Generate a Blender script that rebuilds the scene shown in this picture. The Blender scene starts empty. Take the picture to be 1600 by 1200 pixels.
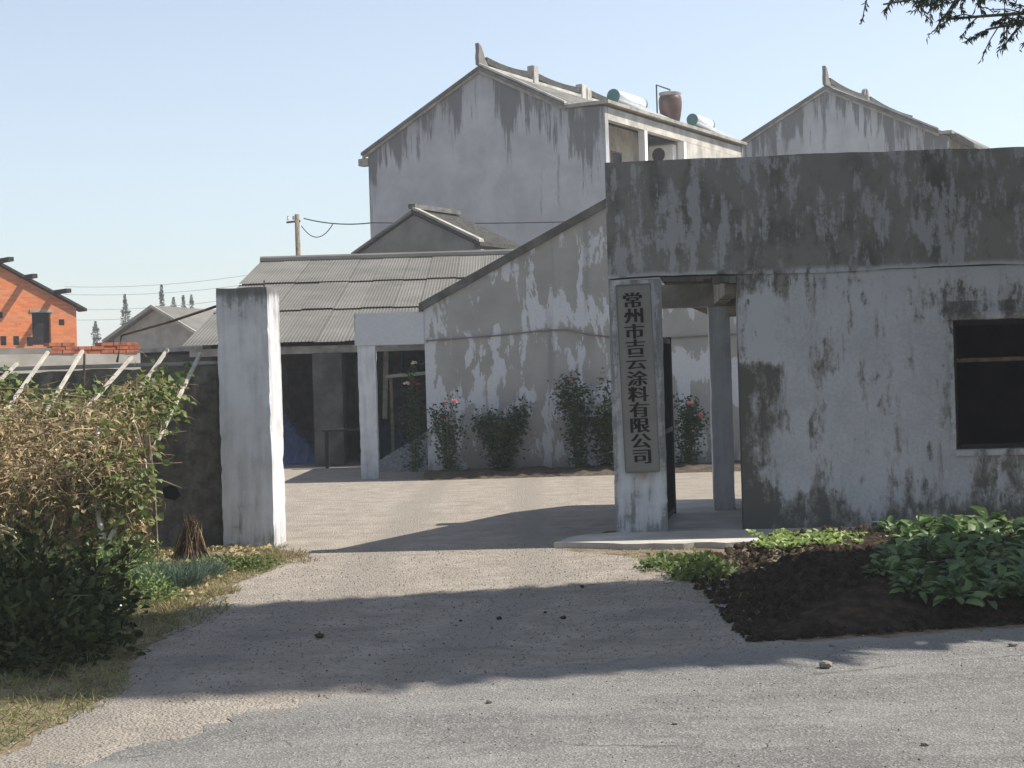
import bpy, bmesh, math, random
import numpy as np
from mathutils import Vector, Matrix

random.seed(7)
rng = np.random.default_rng(11)
sc = bpy.context.scene
COL = sc.collection

# ------------------------------------------------------------------ camera
F, CAM_H = 2500.0, 1.55
ROLL = math.atan(0.03)
CR, SR = math.cos(ROLL), math.sin(ROLL)
cam_d = bpy.data.cameras.new('camera')
cam_d.sensor_width = 36.0
cam_d.lens = 36.0 * F / 1600.0
cam_d.clip_start = 0.1
cam_d.clip_end = 6000
cam = bpy.data.objects.new('camera', cam_d)
COL.objects.link(cam)
# camera axes: a level horizon rises slightly to the right in the photograph
right = Vector((CR, 0, -SR)); up = Vector((SR, 0, CR)); back = Vector((0, -1, 0))
M = Matrix((right, up, back)).transposed().to_4x4()
M.translation = Vector((0, 0, CAM_H))
cam.matrix_world = M
sc.camera = cam

# ------------------------------------------------------------------ sky and sun
SUN_EL = math.radians(50.5)
SUN_AZ = math.radians(78.0)          # clockwise from +Y towards +X
world = bpy.data.worlds.new('World'); sc.world = world; world.use_nodes = True
wn = world.node_tree.nodes; wl = world.node_tree.links
bg = wn['Background']
sky = wn.new('ShaderNodeTexSky'); sky.sky_type = 'NISHITA'; sky.sun_disc = False
sky.sun_elevation = SUN_EL; sky.sun_rotation = SUN_AZ
sky.air_density = 1.2; sky.dust_density = 0.65; sky.ozone_density = 4.5; sky.altitude = 0
hs = wn.new('ShaderNodeHueSaturation'); hs.inputs['Saturation'].default_value = 0.62; hs.inputs['Value'].default_value = 1.0
wl.new(sky.outputs[0], hs.inputs['Color']); wl.new(hs.outputs[0], bg.inputs[0]); bg.inputs[1].default_value = 0.10
sun_d = bpy.data.lights.new('sun', 'SUN'); sun_d.energy = 5.0; sun_d.angle = math.radians(0.55)
sun_d.color = (1.0, 0.93, 0.83)
sun = bpy.data.objects.new('sun', sun_d); COL.objects.link(sun)
sdir = Vector((math.sin(SUN_AZ) * math.cos(SUN_EL), math.cos(SUN_AZ) * math.cos(SUN_EL), math.sin(SUN_EL)))
sun.rotation_euler = sdir.to_track_quat('Z', 'Y').to_euler()
sun.location = (20, 5, 30)
vs = sc.view_settings
vs.view_transform = 'Standard'; vs.look = 'None'; vs.gamma = 1.0; vs.exposure = 0.78; vs.use_curve_mapping = False

# ------------------------------------------------------------------ helpers
def dirv(px, py):
    u = (px - 800) / F; v = (600 - py) / F
    return u * CR + v * SR, -u * SR + v * CR
def at(px, py, Y):
    x, z = dirv(px, py); return Vector((x * Y, Y, CAM_H + z * Y))
def gnd(px, py, z=0.0):
    x, dz = dirv(px, py); Y = (z - CAM_H) / dz; return Vector((x * Y, Y, z))

def tag(o, label=None, cat=None, group=None, kind=None):
    if label: o['label'] = label
    if cat: o['category'] = cat
    if group: o['group'] = group
    if kind: o['kind'] = kind
    return o
def empty(name, loc=(0, 0, 0), rz=0.0, label=None, cat=None, group=None):
    o = bpy.data.objects.new(name, None); o.empty_display_size = 0.2
    COL.objects.link(o); o.location = loc; o.rotation_euler = (0, 0, rz)
    return tag(o, label, cat, group)
def link(name, me, mat=None, parent=None, smooth=False, loc=None):
    if mat is not None and not me.materials: me.materials.append(mat)
    if smooth: me.polygons.foreach_set('use_smooth', [True] * len(me.polygons))
    o = bpy.data.objects.new(name, me); COL.objects.link(o)
    if parent is not None: o.parent = parent
    if loc is not None: o.location = loc
    return o
def copy_tree(o, parent=None):
    c = o.copy(); COL.objects.link(c)
    if parent is not None: c.parent = parent
    for ch in [x for x in o.children]: copy_tree(ch, c)
    return c

class MB:
    def __init__(s): s.v = []; s.f = []
    def add(s, vs, fs):
        b = len(s.v); s.v += [tuple(v) for v in vs]; s.f += [tuple(i + b for i in f) for f in fs]; return s
    def box(s, x0, x1, y0, y1, z0, z1):
        return s.add([(x0,y0,z0),(x1,y0,z0),(x1,y1,z0),(x0,y1,z0),(x0,y0,z1),(x1,y0,z1),(x1,y1,z1),(x0,y1,z1)],
                     [(0,3,2,1),(4,5,6,7),(0,1,5,4),(1,2,6,5),(2,3,7,6),(3,0,4,7)])
    def bar(s, a, b, w, h=None, upv=(0, 0, 1)):
        a, b = Vector(a), Vector(b); h = h or w; d = (b - a).normalized(); u = Vector(upv)
        if abs(d.dot(u)) > .98: u = Vector((0, 1, 0))
        r = d.cross(u).normalized(); u = r.cross(d)
        q = [-r * w / 2 - u * h / 2, r * w / 2 - u * h / 2, r * w / 2 + u * h / 2, -r * w / 2 + u * h / 2]
        return s.add([a + k for k in q] + [b + k for k in q], [(0,3,2,1),(4,5,6,7),(0,1,5,4),(1,2,6,5),(2,3,7,6),(3,0,4,7)])
    def tube(s, pts, rad, n=8, cap=True):
        pts = [Vector(p) for p in pts]; m = len(pts)
        rad = [rad] * m if isinstance(rad, (int, float)) else rad
        base = len(s.v)
        for i, p in enumerate(pts):
            d = (pts[min(i + 1, m - 1)] - pts[max(i - 1, 0)]).normalized()
            u = Vector((0, 0, 1)) if abs(d.z) < .9 else Vector((1, 0, 0))
            r = d.cross(u).normalized(); u = r.cross(d)
            for k in range(n):
                a = 2 * math.pi * k / n; s.v.append(tuple(p + (r * math.cos(a) + u * math.sin(a)) * rad[i]))
        for i in range(m - 1):
            for k in range(n):
                k2 = (k + 1) % n
                s.f.append((base + i*n + k, base + i*n + k2, base + (i+1)*n + k2, base + (i+1)*n + k))
        if cap:
            s.f.append(tuple(base + k for k in range(n))[::-1]); s.f.append(tuple(base + (m-1)*n + k for k in range(n)))
        return s
    def lathe(s, prof, n=20, c=(0, 0, 0)):
        base = len(s.v); m = len(prof)
        for r, z in prof:
            for k in range(n):
                a = 2 * math.pi * k / n; s.v.append((c[0] + r * math.cos(a), c[1] + r * math.sin(a), c[2] + z))
        for i in range(m - 1):
            for k in range(n):
                k2 = (k + 1) % n
                s.f.append((base + i*n + k, base + i*n + k2, base + (i+1)*n + k2, base + (i+1)*n + k))
        s.f.append(tuple(base + k for k in range(n))[::-1]); s.f.append(tuple(base + (m-1)*n + k for k in range(n)))
        return s
    def prism(s, poly, axis, a0, a1):
        """poly: list of 2-D points; axis 'y' -> points are (x,z) extruded in y; 'x' -> (y,z); 'z' -> (x,y)"""
        def mk(p, a): return (p[0], a, p[1]) if axis == 'y' else ((a, p[0], p[1]) if axis == 'x' else (p[0], p[1], a))
        n = len(poly); vs = [mk(p, a0) for p in poly] + [mk(p, a1) for p in poly]
        fs = [tuple(range(n)), tuple(range(2*n - 1, n - 1, -1))] + [(i, i + n, (i+1) % n + n, (i+1) % n) for i in range(n)]
        return s.add(vs, fs)
    def mesh(s, name='mesh', fix=True):
        me = bpy.data.meshes.new(name); me.from_pydata(s.v, [], s.f); me.update()
        if fix:
            bm = bmesh.new(); bm.from_mesh(me); bmesh.ops.recalc_face_normals(bm, faces=bm.faces); bm.to_mesh(me); bm.free()
        return me
    def build(s, name, mat, parent=None, smooth=False, loc=None, bevel=0.0):
        me = s.mesh(name)
        if bevel:
            bm = bmesh.new(); bm.from_mesh(me)
            bmesh.ops.bevel(bm, geom=list(bm.edges), offset=bevel, segments=2, affect='EDGES', clamp_overlap=True)
            bm.to_mesh(me); bm.free()
        return link(name, me, mat, parent, smooth, loc)

from mathutils import noise as mnoise
def rough_box(x0, x1, y0, y1, z0, z1, cell=.07, amp=.006, chip=.022, seed=0.0):
    """box with uneven faces and chipped arrises"""
    bm = bmesh.new(); dims = (x1 - x0, y1 - y0, z1 - z0); ns = [max(2, int(d / cell)) for d in dims]; idx = {}
    def vert(i, j, k):
        key = (i, j, k)
        if key in idx: return idx[key]
        p = Vector((x0 + dims[0] * i / ns[0], y0 + dims[1] * j / ns[1], z0 + dims[2] * k / ns[2])); e = [i in (0, ns[0]), j in (0, ns[1]), k in (0, ns[2])]
        q = p.copy(); c = Vector(((x0 + x1) / 2, (y0 + y1) / 2, p.z)); h = mnoise.noise(p * 4 + Vector((seed, 0, 0))); f = mnoise.noise(p * 13 + Vector((0, seed, 0)))
        d = (c - p); d.z = 0
        if d.length > 0: d.normalize()
        q += d * amp * (h + .5 * f)
        if sum(e) >= 2: q += d * max(0, chip * (mnoise.noise(p * 7 + Vector((seed, 3, 0))) * 1.4 + .25 * f)) + Vector((0, 0, -max(0, chip * h) if k == ns[2] else 0))
        if k == 0: q.z = z0
        idx[key] = bm.verts.new(q); return idx[key]
    n0, n1, n2 = ns
    for k in range(n2):
        for i in range(n0):
            bm.faces.new((vert(i,0,k), vert(i+1,0,k), vert(i+1,0,k+1), vert(i,0,k+1))); bm.faces.new((vert(i+1,n1,k), vert(i,n1,k), vert(i,n1,k+1), vert(i+1,n1,k+1)))
        for j in range(n1):
            bm.faces.new((vert(0,j+1,k), vert(0,j,k), vert(0,j,k+1), vert(0,j+1,k+1))); bm.faces.new((vert(n0,j,k), vert(n0,j+1,k), vert(n0,j+1,k+1), vert(n0,j,k+1)))
    for i in range(n0):
        for j in range(n1): bm.faces.new((vert(i,j,n2), vert(i+1,j,n2), vert(i+1,j+1,n2), vert(i,j+1,n2)))
    me = bpy.data.meshes.new('rough'); bm.to_mesh(me); bm.free(); return me

# ------------------------------------------------------------------ materials
class NT:
    def __init__(s, name, rough=0.9, spec=0.2):
        s.m = bpy.data.materials.new(name); s.m.use_nodes = True
        s.t = s.m.node_tree; s.n = s.t.nodes; s.l = s.t.links
        s.b = s.n['Principled BSDF']; s.b.inputs['Roughness'].default_value = rough
        s.b.inputs['Specular IOR Level'].default_value = spec
        tc = s.n.new('ShaderNodeTexCoord'); s.obj = tc.outputs['Object']
        s.pos = s.n.new('ShaderNodeNewGeometry').outputs['Position']
    def inp(s, sock, v):
        if isinstance(v, (int, float)):
            try: sock.default_value = v
            except Exception: sock.default_value = (v, v, v, 1)
        elif isinstance(v, (tuple, list)):
            if len(v) == 3 and len(sock.default_value) == 4: v = (*v, 1)
            sock.default_value = v
        else: s.l.new(v, sock)
    def math(s, op, a, b=0.0, clamp=False):
        n = s.n.new('ShaderNodeMath'); n.operation = op; n.use_clamp = clamp
        s.inp(n.inputs[0], a); s.inp(n.inputs[1], b); return n.outputs[0]
    def add(s, *a):
        r = a[0]
        for k in a[1:]: r = s.math('ADD', r, k)
        return r
    def mul(s, *a):
        r = a[0]
        for k in a[1:]: r = s.math('MULTIPLY', r, k)
        return r
    def sep(s, v):
        n = s.n.new('ShaderNodeSeparateXYZ'); s.l.new(v, n.inputs[0]); return n.outputs
    def scale(s, v, k):
        n = s.n.new('ShaderNodeVectorMath'); n.operation = 'MULTIPLY'; s.l.new(v, n.inputs[0]); n.inputs[1].default_value = k; return n.outputs[0]
    def noise(s, v, scale, detail=4.0, rough=0.55, dist=0.0):
        n = s.n.new('ShaderNodeTexNoise'); s.l.new(v, n.inputs['Vector']); n.inputs['Scale'].default_value = scale
        n.inputs['Detail'].default_value = detail; n.inputs['Roughness'].default_value = rough; n.inputs['Distortion'].default_value = dist
        return n.outputs[0]
    def voro(s, v, scale, feat='F1', out='Distance'):
        n = s.n.new('ShaderNodeTexVoronoi'); n.feature = feat; s.l.new(v, n.inputs['Vector']); n.inputs['Scale'].default_value = scale
        return n.outputs[out]
    def step(s, x, a, b):
        n = s.n.new('ShaderNodeMapRange'); n.interpolation_type = 'SMOOTHSTEP'; s.inp(n.inputs[0], x)
        n.inputs[1].default_value = a; n.inputs[2].default_value = b
        if a > b:
            n.inputs[1].default_value = b; n.inputs[2].default_value = a; n.inputs[3].default_value = 1; n.inputs[4].default_value = 0
        return n.outputs[0]
    def mix(s, f, a, b):
        n = s.n.new('ShaderNodeMix'); n.data_type = 'RGBA'
        s.inp(n.inputs[0], f); s.inp(n.inputs[6], a); s.inp(n.inputs[7], b); return n.outputs[2]
    def attr(s, name):
        n = s.n.new('ShaderNodeAttribute'); n.attribute_name = name; return n.outputs['Fac']
    def rand(s):
        return s.n.new('ShaderNodeObjectInfo').outputs['Random']
    def color(s, c): s.inp(s.b.inputs['Base Color'], c); return s
    def bump(s, h, strength=0.3, dist=0.02):
        n = s.n.new('ShaderNodeBump'); n.inputs['Strength'].default_value = strength; n.inputs['Distance'].default_value = dist
        s.inp(n.inputs['Height'], h); s.l.new(n.outputs[0], s.b.inputs['Normal']); return s

def simple(name, col, rough=0.8, spec=0.25, var=0.25, scale=6.0, bump=0.15, metal=0.0):
    t = NT(name, rough, spec)
    n = t.noise(t.obj, scale, 6, 0.6)
    dk = tuple(c * (1 - var) for c in col); lt = tuple(min(1, c * (1 + var)) for c in col)
    t.color(t.mix(t.step(n, .3, .7), dk, lt)).bump(t.noise(t.obj, scale * 8, 4), bump, .01)
    t.b.inputs['Metallic'].default_value = metal
    return t.m

def leaf_mat(name, c0, c1, rough=0.55, trans=0.25, spec=0.35):
    t = NT(name, rough, spec)
    a = t.attr('tint')
    col = t.mix(a, c0, c1); t.color(col)
    tr = t.n.new('ShaderNodeBsdfTranslucent'); t.l.new(col, tr.inputs[0])
    mx = t.n.new('ShaderNodeMixShader'); mx.inputs[0].default_value = trans
    out = t.n['Material Output']
    t.l.new(t.b.outputs[0], mx.inputs[1]); t.l.new(tr.outputs[0], mx.inputs[2]); t.l.new(mx.outputs[0], out.inputs[0])
    return t.m

WHITE = (.56, .57, .58); GREY = (.205, .198, .182); DARK = (.098, .096, .086)

# gatehouse facade: whitewash below, black mould and bare render above
def m_facade():
    t = NT('facade_plaster', .92, .15)
    x, y, z = t.sep(t.obj)
    st = t.noise(t.scale(t.obj, (1, 1, .22)), 4.2, 7, .68)          # vertical runs
    st2 = t.noise(t.scale(t.obj, (1, 1, .35)), 13, 5, .65)
    bl = t.noise(t.obj, 1.7, 8, .62); fine = t.noise(t.obj, 28, 5, .7)
    upper = t.step(t.add(z, t.mul(t.math('SUBTRACT', bl, .5), .12)), 2.56, 2.62)
    low = t.step(z, .62, .05)
    corner = t.mul(t.step(x, 1.85, 1.4), t.step(x, 1.0, 1.2), t.step(z, 1.72, 1.62))
    eave = t.mul(t.step(z, 2.2, 2.5), t.step(x, 2.75, 2.3), t.step(x, 1.0, 1.2))
    hood = t.mul(t.step(x, 3.05, 3.3), t.step(z, 2.0, 2.15), t.step(z, 2.5, 2.3))
    sill = t.mul(t.step(x, 3.1, 3.5), t.step(z, .8, .55), .6)
    edge = t.mul(t.step(x, 1.42, 1.27), t.step(x, 1.0, 1.2), .22)
    wj = t.mul(t.step(x, 2.95, 3.3), t.step(z, 2.6, 2.3), t.step(z, .3, .8), .35)
    amt = t.add(t.mul(low, .42), t.mul(corner, .42), t.mul(eave, .3), t.mul(hood, .12), t.mul(sill, .3), edge, t.mul(wj, .4))
    f = t.add(t.mul(st, .55), t.mul(bl, .45), t.mul(st2, .25), t.mul(amt, .34))
    m1 = t.step(t.add(f, t.mul(fine, .10)), .705, .80)
    mold = t.noise(t.scale(t.obj, (1, 1, .6)), 9, 8, .78)
    m2 = t.step(t.add(t.mul(f, .62), t.mul(mold, .5), t.mul(amt, .05)), .685, .775)
    wv = t.mix(t.step(t.add(t.mul(bl, .6), t.mul(fine, .4)), .38, .62), (.335, .345, .36), (.445, .455, .475))
    lowcol = t.mix(m2, t.mix(m1, wv, GREY), DARK)
    wob = t.mul(t.math('SUBTRACT', fine, .5), .03)
    def rect(x0, x1, z0, z1):
        xx = t.add(x, wob); zz = t.add(z, wob)
        return t.mul(t.step(xx, x0, x0 + .012), t.step(xx, x1, x1 - .012), t.step(zz, z0, z0 + .012), t.step(zz, z1, z1 - .012))
    lowcol = t.mix(t.mul(rect(1.34, 1.62, 1.70, 2.36), t.step(m2, .6, .2), .85), lowcol, (.40, .41, .425))        # trowelled repair patches
    lowcol = t.mix(t.mul(rect(2.12, 3.02, 2.16, 2.54), t.step(t.add(t.mul(st2, .5), t.mul(mold, .5)), .58, .5), .7), lowcol, (.42, .43, .445))
    lowcol = t.mix(t.mul(rect(3.02, 5.4, 2.22, 2.55), t.step(t.add(t.mul(st2, .5), t.mul(mold, .5)), .56, .48), .6), lowcol, (.41, .42, .435))
    fu = t.add(t.mul(st, .6), t.mul(bl, .35), t.mul(st2, .3))
    rem = t.step(t.add(fu, t.mul(fine, .12)), .685, .75)
    blackm = t.step(t.add(t.mul(bl, .6), t.mul(t.noise(t.scale(t.obj, (1, 1, .5)), 2.6, 6, .6), .6)), .54, .72)
    upc = t.mix(blackm, (.185, .181, .166), (.094, .093, .084))
    upc = t.mix(t.mul(t.step(mold, .54, .66), .5), upc, (.08, .08, .07))
    upc = t.mix(t.mul(rem, .75), upc, (.33, .335, .345))
    t.color(t.mix(upper, lowcol, upc))
    t.bump(t.add(t.mul(m1, -.6), t.mul(fine, .4), t.mul(bl, .6)), .35, .012)
    return t.m
# white posts with light dirt at the top and foot
def m_post(ztop, rust=False, dirt=.3):
    t = NT('whitewashed_post', .9, .15)
    x, y, z = t.sep(t.obj)
    st = t.noise(t.scale(t.obj, (1, 1, .12)), 9, 6, .65); bl = t.noise(t.obj, 3.1, 7, .65); fine = t.noise(t.obj, 40, 4, .7)
    foot = t.step(z, .4, 0); top = t.step(z, ztop - .45, ztop); cap = t.step(t.add(z, t.mul(st, .12)), ztop - .02, ztop + .06)
    f = t.add(t.mul(st, .6), t.mul(bl, .5), t.mul(foot, .1), t.mul(top, .13))
    if rust: f = t.add(f, t.mul(t.step(t.math('ABSOLUTE', t.math('SUBTRACT', x, .26)), .17, .27), .14), t.mul(t.step(z, .7, 1.6), .05))
    c = t.mix(t.step(f, .45, .70), (.56, .57, .585), (.41, .415, .425))
    c = t.mix(t.mul(t.step(t.add(f, t.mul(fine, .12)), .80 - dirt * .2, .90 - dirt * .2), .75), c, (.15, .15, .145))
    c = t.mix(t.mul(cap, .8), c, (.10, .10, .095))
    if rust:
        rs = t.mul(t.step(z, .45, .66), t.step(z, .67, .64), t.step(t.math('ABSOLUTE', t.math('SUBTRACT', x, .30)), .07, .01), t.step(bl, .35, .6))
        c = t.mix(rs, c, (.30, .15, .06))
    t.color(c).bump(t.add(fine, bl), .3, .01)
    return t.m
# long inner wall: cement render with whitewash flaking off in vertical tongues
def m_inner():
    t = NT('flaking_wall', .92, .12)
    x, y, z = t.sep(t.obj)
    a = t.noise(t.scale(t.obj, (1, 1, .33)), 2.9, 8, .66, .3); b = t.noise(t.obj, 1.0, 3, .5); fine = t.noise(t.obj, 22, 5, .7)
    f = t.add(t.mul(a, .72), t.mul(b, .32), t.mul(t.step(x, -1.0, -1.6), .12), t.mul(t.step(z, 2.2, 1.5), t.step(z, .7, 1.2), .045))
    m = t.step(f, .555, .575)
    wn_ = t.mix(t.step(fine, .3, .7), (.43, .445, .47), (.49, .50, .52))
    ce = t.mix(t.step(t.noise(t.obj, 1.4, 6, .6), .3, .7), (.255, .248, .232), (.32, .312, .295))
    c = t.mix(m, ce, wn_)
    stain = t.step(t.noise(t.scale(t.obj, (1, 1, .06)), 2.4, 5, .6), .60, .74)
    c = t.mix(t.mul(stain, t.step(z, .6, 2.4), .55), c, (.17, .165, .15))
    c = t.mix(t.mul(t.step(z, .5, 0), .55), c, (.16, .155, .14))
    t.color(c).bump(t.add(t.mul(m, .7), t.mul(fine, .3)), .3, .01)
    return t.m
# tall house gable: whitewash with black runs below the verge
def m_gable(eaz, pk, half, seed=0.0):
    t = NT('gable_plaster', .92, .12)
    x, y, z = t.sep(t.obj)
    roofz = t.math('SUBTRACT', pk, t.mul(t.math('ABSOLUTE', t.add(x, half)), (pk - eaz) / half))
    d = t.math('SUBTRACT', roofz, z)
    o = t.scale(t.obj, (1, 1, .1)); sh = t.n.new('ShaderNodeVectorMath'); t.l.new(o, sh.inputs[0]); sh.inputs[1].default_value = (seed, seed, 0)
    o = sh.outputs[0]
    st = t.noise(o, 1.5, 7, .7); st2 = t.noise(o, 5, 5, .65); bl = t.noise(t.obj, .8, 7, .62)
    run = t.step(t.add(t.mul(st, .7), t.mul(st2, .3), t.mul(t.step(d, 3.0, .2), .13), t.mul(t.step(t.math('ABSOLUTE', t.add(x, half - .2)), .2, 1.6), .05), t.mul(bl, .2)), .70, .775)
    run = t.mul(run, t.step(t.math('SUBTRACT', d, t.mul(t.step(x, -4.2, -2.5), 2.0)), 4.5, .8))
    c = t.mix(t.step(bl, .33, .68), (.37, .38, .395), (.48, .49, .505))
    c = t.mix(t.mul(t.step(d, .9, .1), .45), c, (.26, .255, .26))
    c = t.mix(t.mul(run, .8), c, (.10, .10, .105))
    spots = t.step(t.add(t.noise(t.obj, 1.3, 6, .7), t.mul(t.noise(t.obj, 7, 4), .15)), .72, .82)
    c = t.mix(t.mul(spots, .7), c, (.13, .13, .135))
    t.color(c).bump(bl, .2, .02)
    return t.m
def m_ground():
    t = NT('soil_ground', .98, .05)
    a = t.noise(t.pos, .5, 6, .6); b = t.noise(t.pos, 5, 7, .65); c = t.noise(t.pos, 45, 4, .7)
    col = t.mix(t.step(b, .35, .68), (.115, .088, .058), (.245, .20, .14))
    col = t.mix(t.mul(t.step(a, .5, .66), .5), col, (.105, .11, .05))
    t.color(col).bump(t.add(t.mul(b, .7), t.mul(c, .35)), .7, .05)
    return t.m
def m_drive():
    t = NT('drive_gravel', .97, .08)
    x, y, z = t.sep(t.pos)
    a = t.noise(t.pos, .45, 5, .55); b = t.noise(t.pos, 2.6, 9, .7); c = t.noise(t.pos, 38, 5, .75); m = t.noise(t.pos, 11, 7, .72); v = t.voro(t.pos, 60); v2 = t.voro(t.pos, 26)
    col = t.mix(t.step(t.add(t.mul(b, .6), t.mul(m, .4)), .36, .64), (.235, .21, .178), (.36, .323, .274))
    # two wheel tracks swinging in from the road
    xc = t.add(x, t.mul(t.step(y, 13, 7), .9), t.mul(t.math('SUBTRACT', a, .5), .6), .55)
    d1 = t.math('ABSOLUTE', t.math('SUBTRACT', t.math('ABSOLUTE', xc), .72))
    trk = t.mul(t.step(t.add(d1, t.mul(t.math('SUBTRACT', m, .5), .25)), .34, .08), t.step(b, .36, .6))
    col = t.mix(t.mul(trk, .42), col, (.165, .156, .144))
    worn = t.mul(t.step(t.noise(t.scale(t.pos, (.6, 1.2, 1)), 1.1, 6, .62), .53, .66), t.step(y, 14, 10))
    col = t.mix(t.mul(worn, .45), col, (.145, .137, .126))
    col = t.mix(t.mul(t.step(m, .55, .70), .38), col, (.14, .122, .10))
    col = t.mix(t.mul(t.step(c, .52, .70), .6), col, (.12, .108, .092))
    col = t.mix(t.mul(t.step(v, .24, .10), t.step(c, .42, .55), .5), col, (.46, .435, .395))
    col = t.mix(t.mul(t.step(v2, .16, .07), t.step(m, .47, .56), .55), col, (.40, .375, .335))
    t.color(col).bump(t.add(t.mul(b, .6), t.mul(m, .5), t.mul(c, .5), t.mul(v, .4)), .9, .04)
    return t.m
def m_asphalt():
    t = NT('asphalt', .92, .2)
    a = t.noise(t.pos, .6, 5, .6); b = t.noise(t.scale(t.pos, (.35, 1, 1)), 3.2, 7, .68); c = t.noise(t.pos, 62, 5, .78); v = t.voro(t.pos, 85, 'F1', 'Color'); vd = t.voro(t.pos, 85)
    m = t.noise(t.pos, 9, 7, .72); cv = t.sep(v)[0]
    col = t.mix(t.step(t.add(t.mul(a, .4), t.mul(b, .35), t.mul(m, .25)), .38, .62), (.112, .110, .104), (.192, .187, .176))
    col = t.mix(t.mul(t.step(cv, .6, 1.0), .5), col, (.30, .292, .275))
    col = t.mix(t.mul(t.step(c, .54, .70), .7), col, (.05, .05, .049))
    ce = t.noise(t.pos, 2.2, 3, .5); wob = t.n.new('ShaderNodeVectorMath'); wob.operation = 'ADD'; t.l.new(t.pos, wob.inputs[0])
    cbx = t.n.new('ShaderNodeCombineXYZ'); t.l.new(t.mul(ce, .7), cbx.inputs[0]); t.l.new(t.mul(m, .25), cbx.inputs[1]); t.l.new(cbx.outputs[0], wob.inputs[1])
    cr = t.voro(wob.outputs[0], .55, 'DISTANCE_TO_EDGE')
    crack = t.mul(t.step(cr, .006, .001), t.step(b, .52, .62))
    col = t.mix(t.mul(crack, .4), col, (.03, .03, .03))
    x, y, z = t.sep(t.pos)
    ed = t.math('SUBTRACT', t.add(8.6, t.mul(x, .48), t.mul(t.mul(x, x), -.055)), y)      # metres inside the worn edge
    dust = t.step(t.add(ed, t.mul(t.math('SUBTRACT', b, .5), 2.2), t.mul(t.math('SUBTRACT', m, .5), 1.3)), .55, -.45)
    col = t.mix(t.mul(dust, .8), col, (.27, .245, .21))
    col = t.mix(t.mul(t.step(b, .55, .72), .35), col, (.25, .238, .215))
    t.color(col).bump(t.add(t.mul(vd, .6), t.mul(c, .6), t.mul(m, .4), t.mul(crack, -1.0)), .8, .014)
    return t.m
def m_brick():
    t = NT('brick_wall', .95, .1)
    n = t.n.new('ShaderNodeTexBrick'); x, y, z = t.sep(t.obj)
    cb = t.n.new('ShaderNodeCombineXYZ'); t.l.new(x, cb.inputs[0]); t.l.new(z, cb.inputs[1]); t.l.new(cb.outputs[0], n.inputs['Vector'])
    n.inputs['Scale'].default_value = 1.0; n.inputs['Brick Width'].default_value = .25; n.inputs['Row Height'].default_value = .073
    n.inputs['Mortar Size'].default_value = .006; n.inputs['Bias'].default_value = 0
    n.inputs['Color1'].default_value = (.70, .225, .085, 1); n.inputs['Color2'].default_value = (.52, .15, .06, 1); n.inputs['Mortar'].default_value = (.42, .25, .16, 1)
    bl = t.noise(t.obj, 1.3, 6, .6)
    t.color(t.mix(t.mul(t.step(t.add(t.mul(bl, .6), t.mul(t.noise(t.scale(t.obj, (1, 1, 3)), 3, 6, .7), .4)), .46, .62), .5), n.outputs[0], (.42, .20, .11))).bump(n.outputs['Fac'], -.3, .01)
    return t.m
def m_sheet():
    t = NT('cement_sheet', .95, .1)
    r = t.rand(); bl = t.noise(t.pos, .9, 7, .62); fine = t.noise(t.pos, 9, 6, .7)
    c = t.mix(t.step(t.add(t.mul(bl, .86), t.mul(r, .14)), .3, .7), (.108, .105, .096), (.155, .151, .139))
    c = t.mix(t.mul(t.step(fine, .56, .74), .6), c, (.12, .115, .10))
    t.color(c).bump(fine, .2, .01); return t.m
def m_moss_wall():
    t = NT('mossy_wall', .97, .08)
    x, y, z = t.sep(t.obj)
    st = t.noise(t.scale(t.obj, (1, 1, .4)), 3.2, 7, .66); bl = t.noise(t.obj, 6, 7, .68)
    c = t.mix(t.step(bl, .32, .68), (.085, .081, .07), (.19, .18, .155))
    c = t.mix(t.mul(t.step(t.add(t.mul(st, .7), t.mul(bl, .3)), .53, .60), .8), c, (.23, .215, .185))
    c = t.mix(t.mul(t.step(z, 1.78, 1.86), .8), c, (.22, .205, .175))
    t.color(c).bump(t.add(st, bl), .5, .03); return t.m
def m_pave():
    t = NT('concrete_slab', .93, .12)
    a = t.noise(t.pos, 2.2, 7, .62); b = t.noise(t.pos, 30, 5, .7)
    c = t.mix(t.step(a, .3, .7), (.33, .31, .275), (.47, .445, .40)); c = t.mix(t.mul(t.step(b, .55, .75), .5), c, (.20, .185, .16))
    t.color(c).bump(t.add(a, b), .4, .015); return t.m
def m_soil(name='dark_soil', c0=(.028, .021, .015), c1=(.085, .064, .045)):
    t = NT(name, .98, .05)
    a = t.noise(t.pos, 9, 8, .68); b = t.noise(t.pos, 50, 4, .7)
    t.color(t.mix(t.step(a, .33, .7), c0, c1)).bump(t.add(a, b), .9, .04); return t.m
def m_tile():
    t = NT('grey_roof_tile', .92, .15)
    bl = t.noise(t.obj, 1.6, 6, .6); f = t.noise(t.obj, 14, 4, .7)
    t.color(t.mix(t.step(t.add(t.mul(bl, .6), t.mul(f, .4)), .35, .65), (.075, .075, .07), (.21, .205, .19))).bump(f, .4, .02); return t.m

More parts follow.
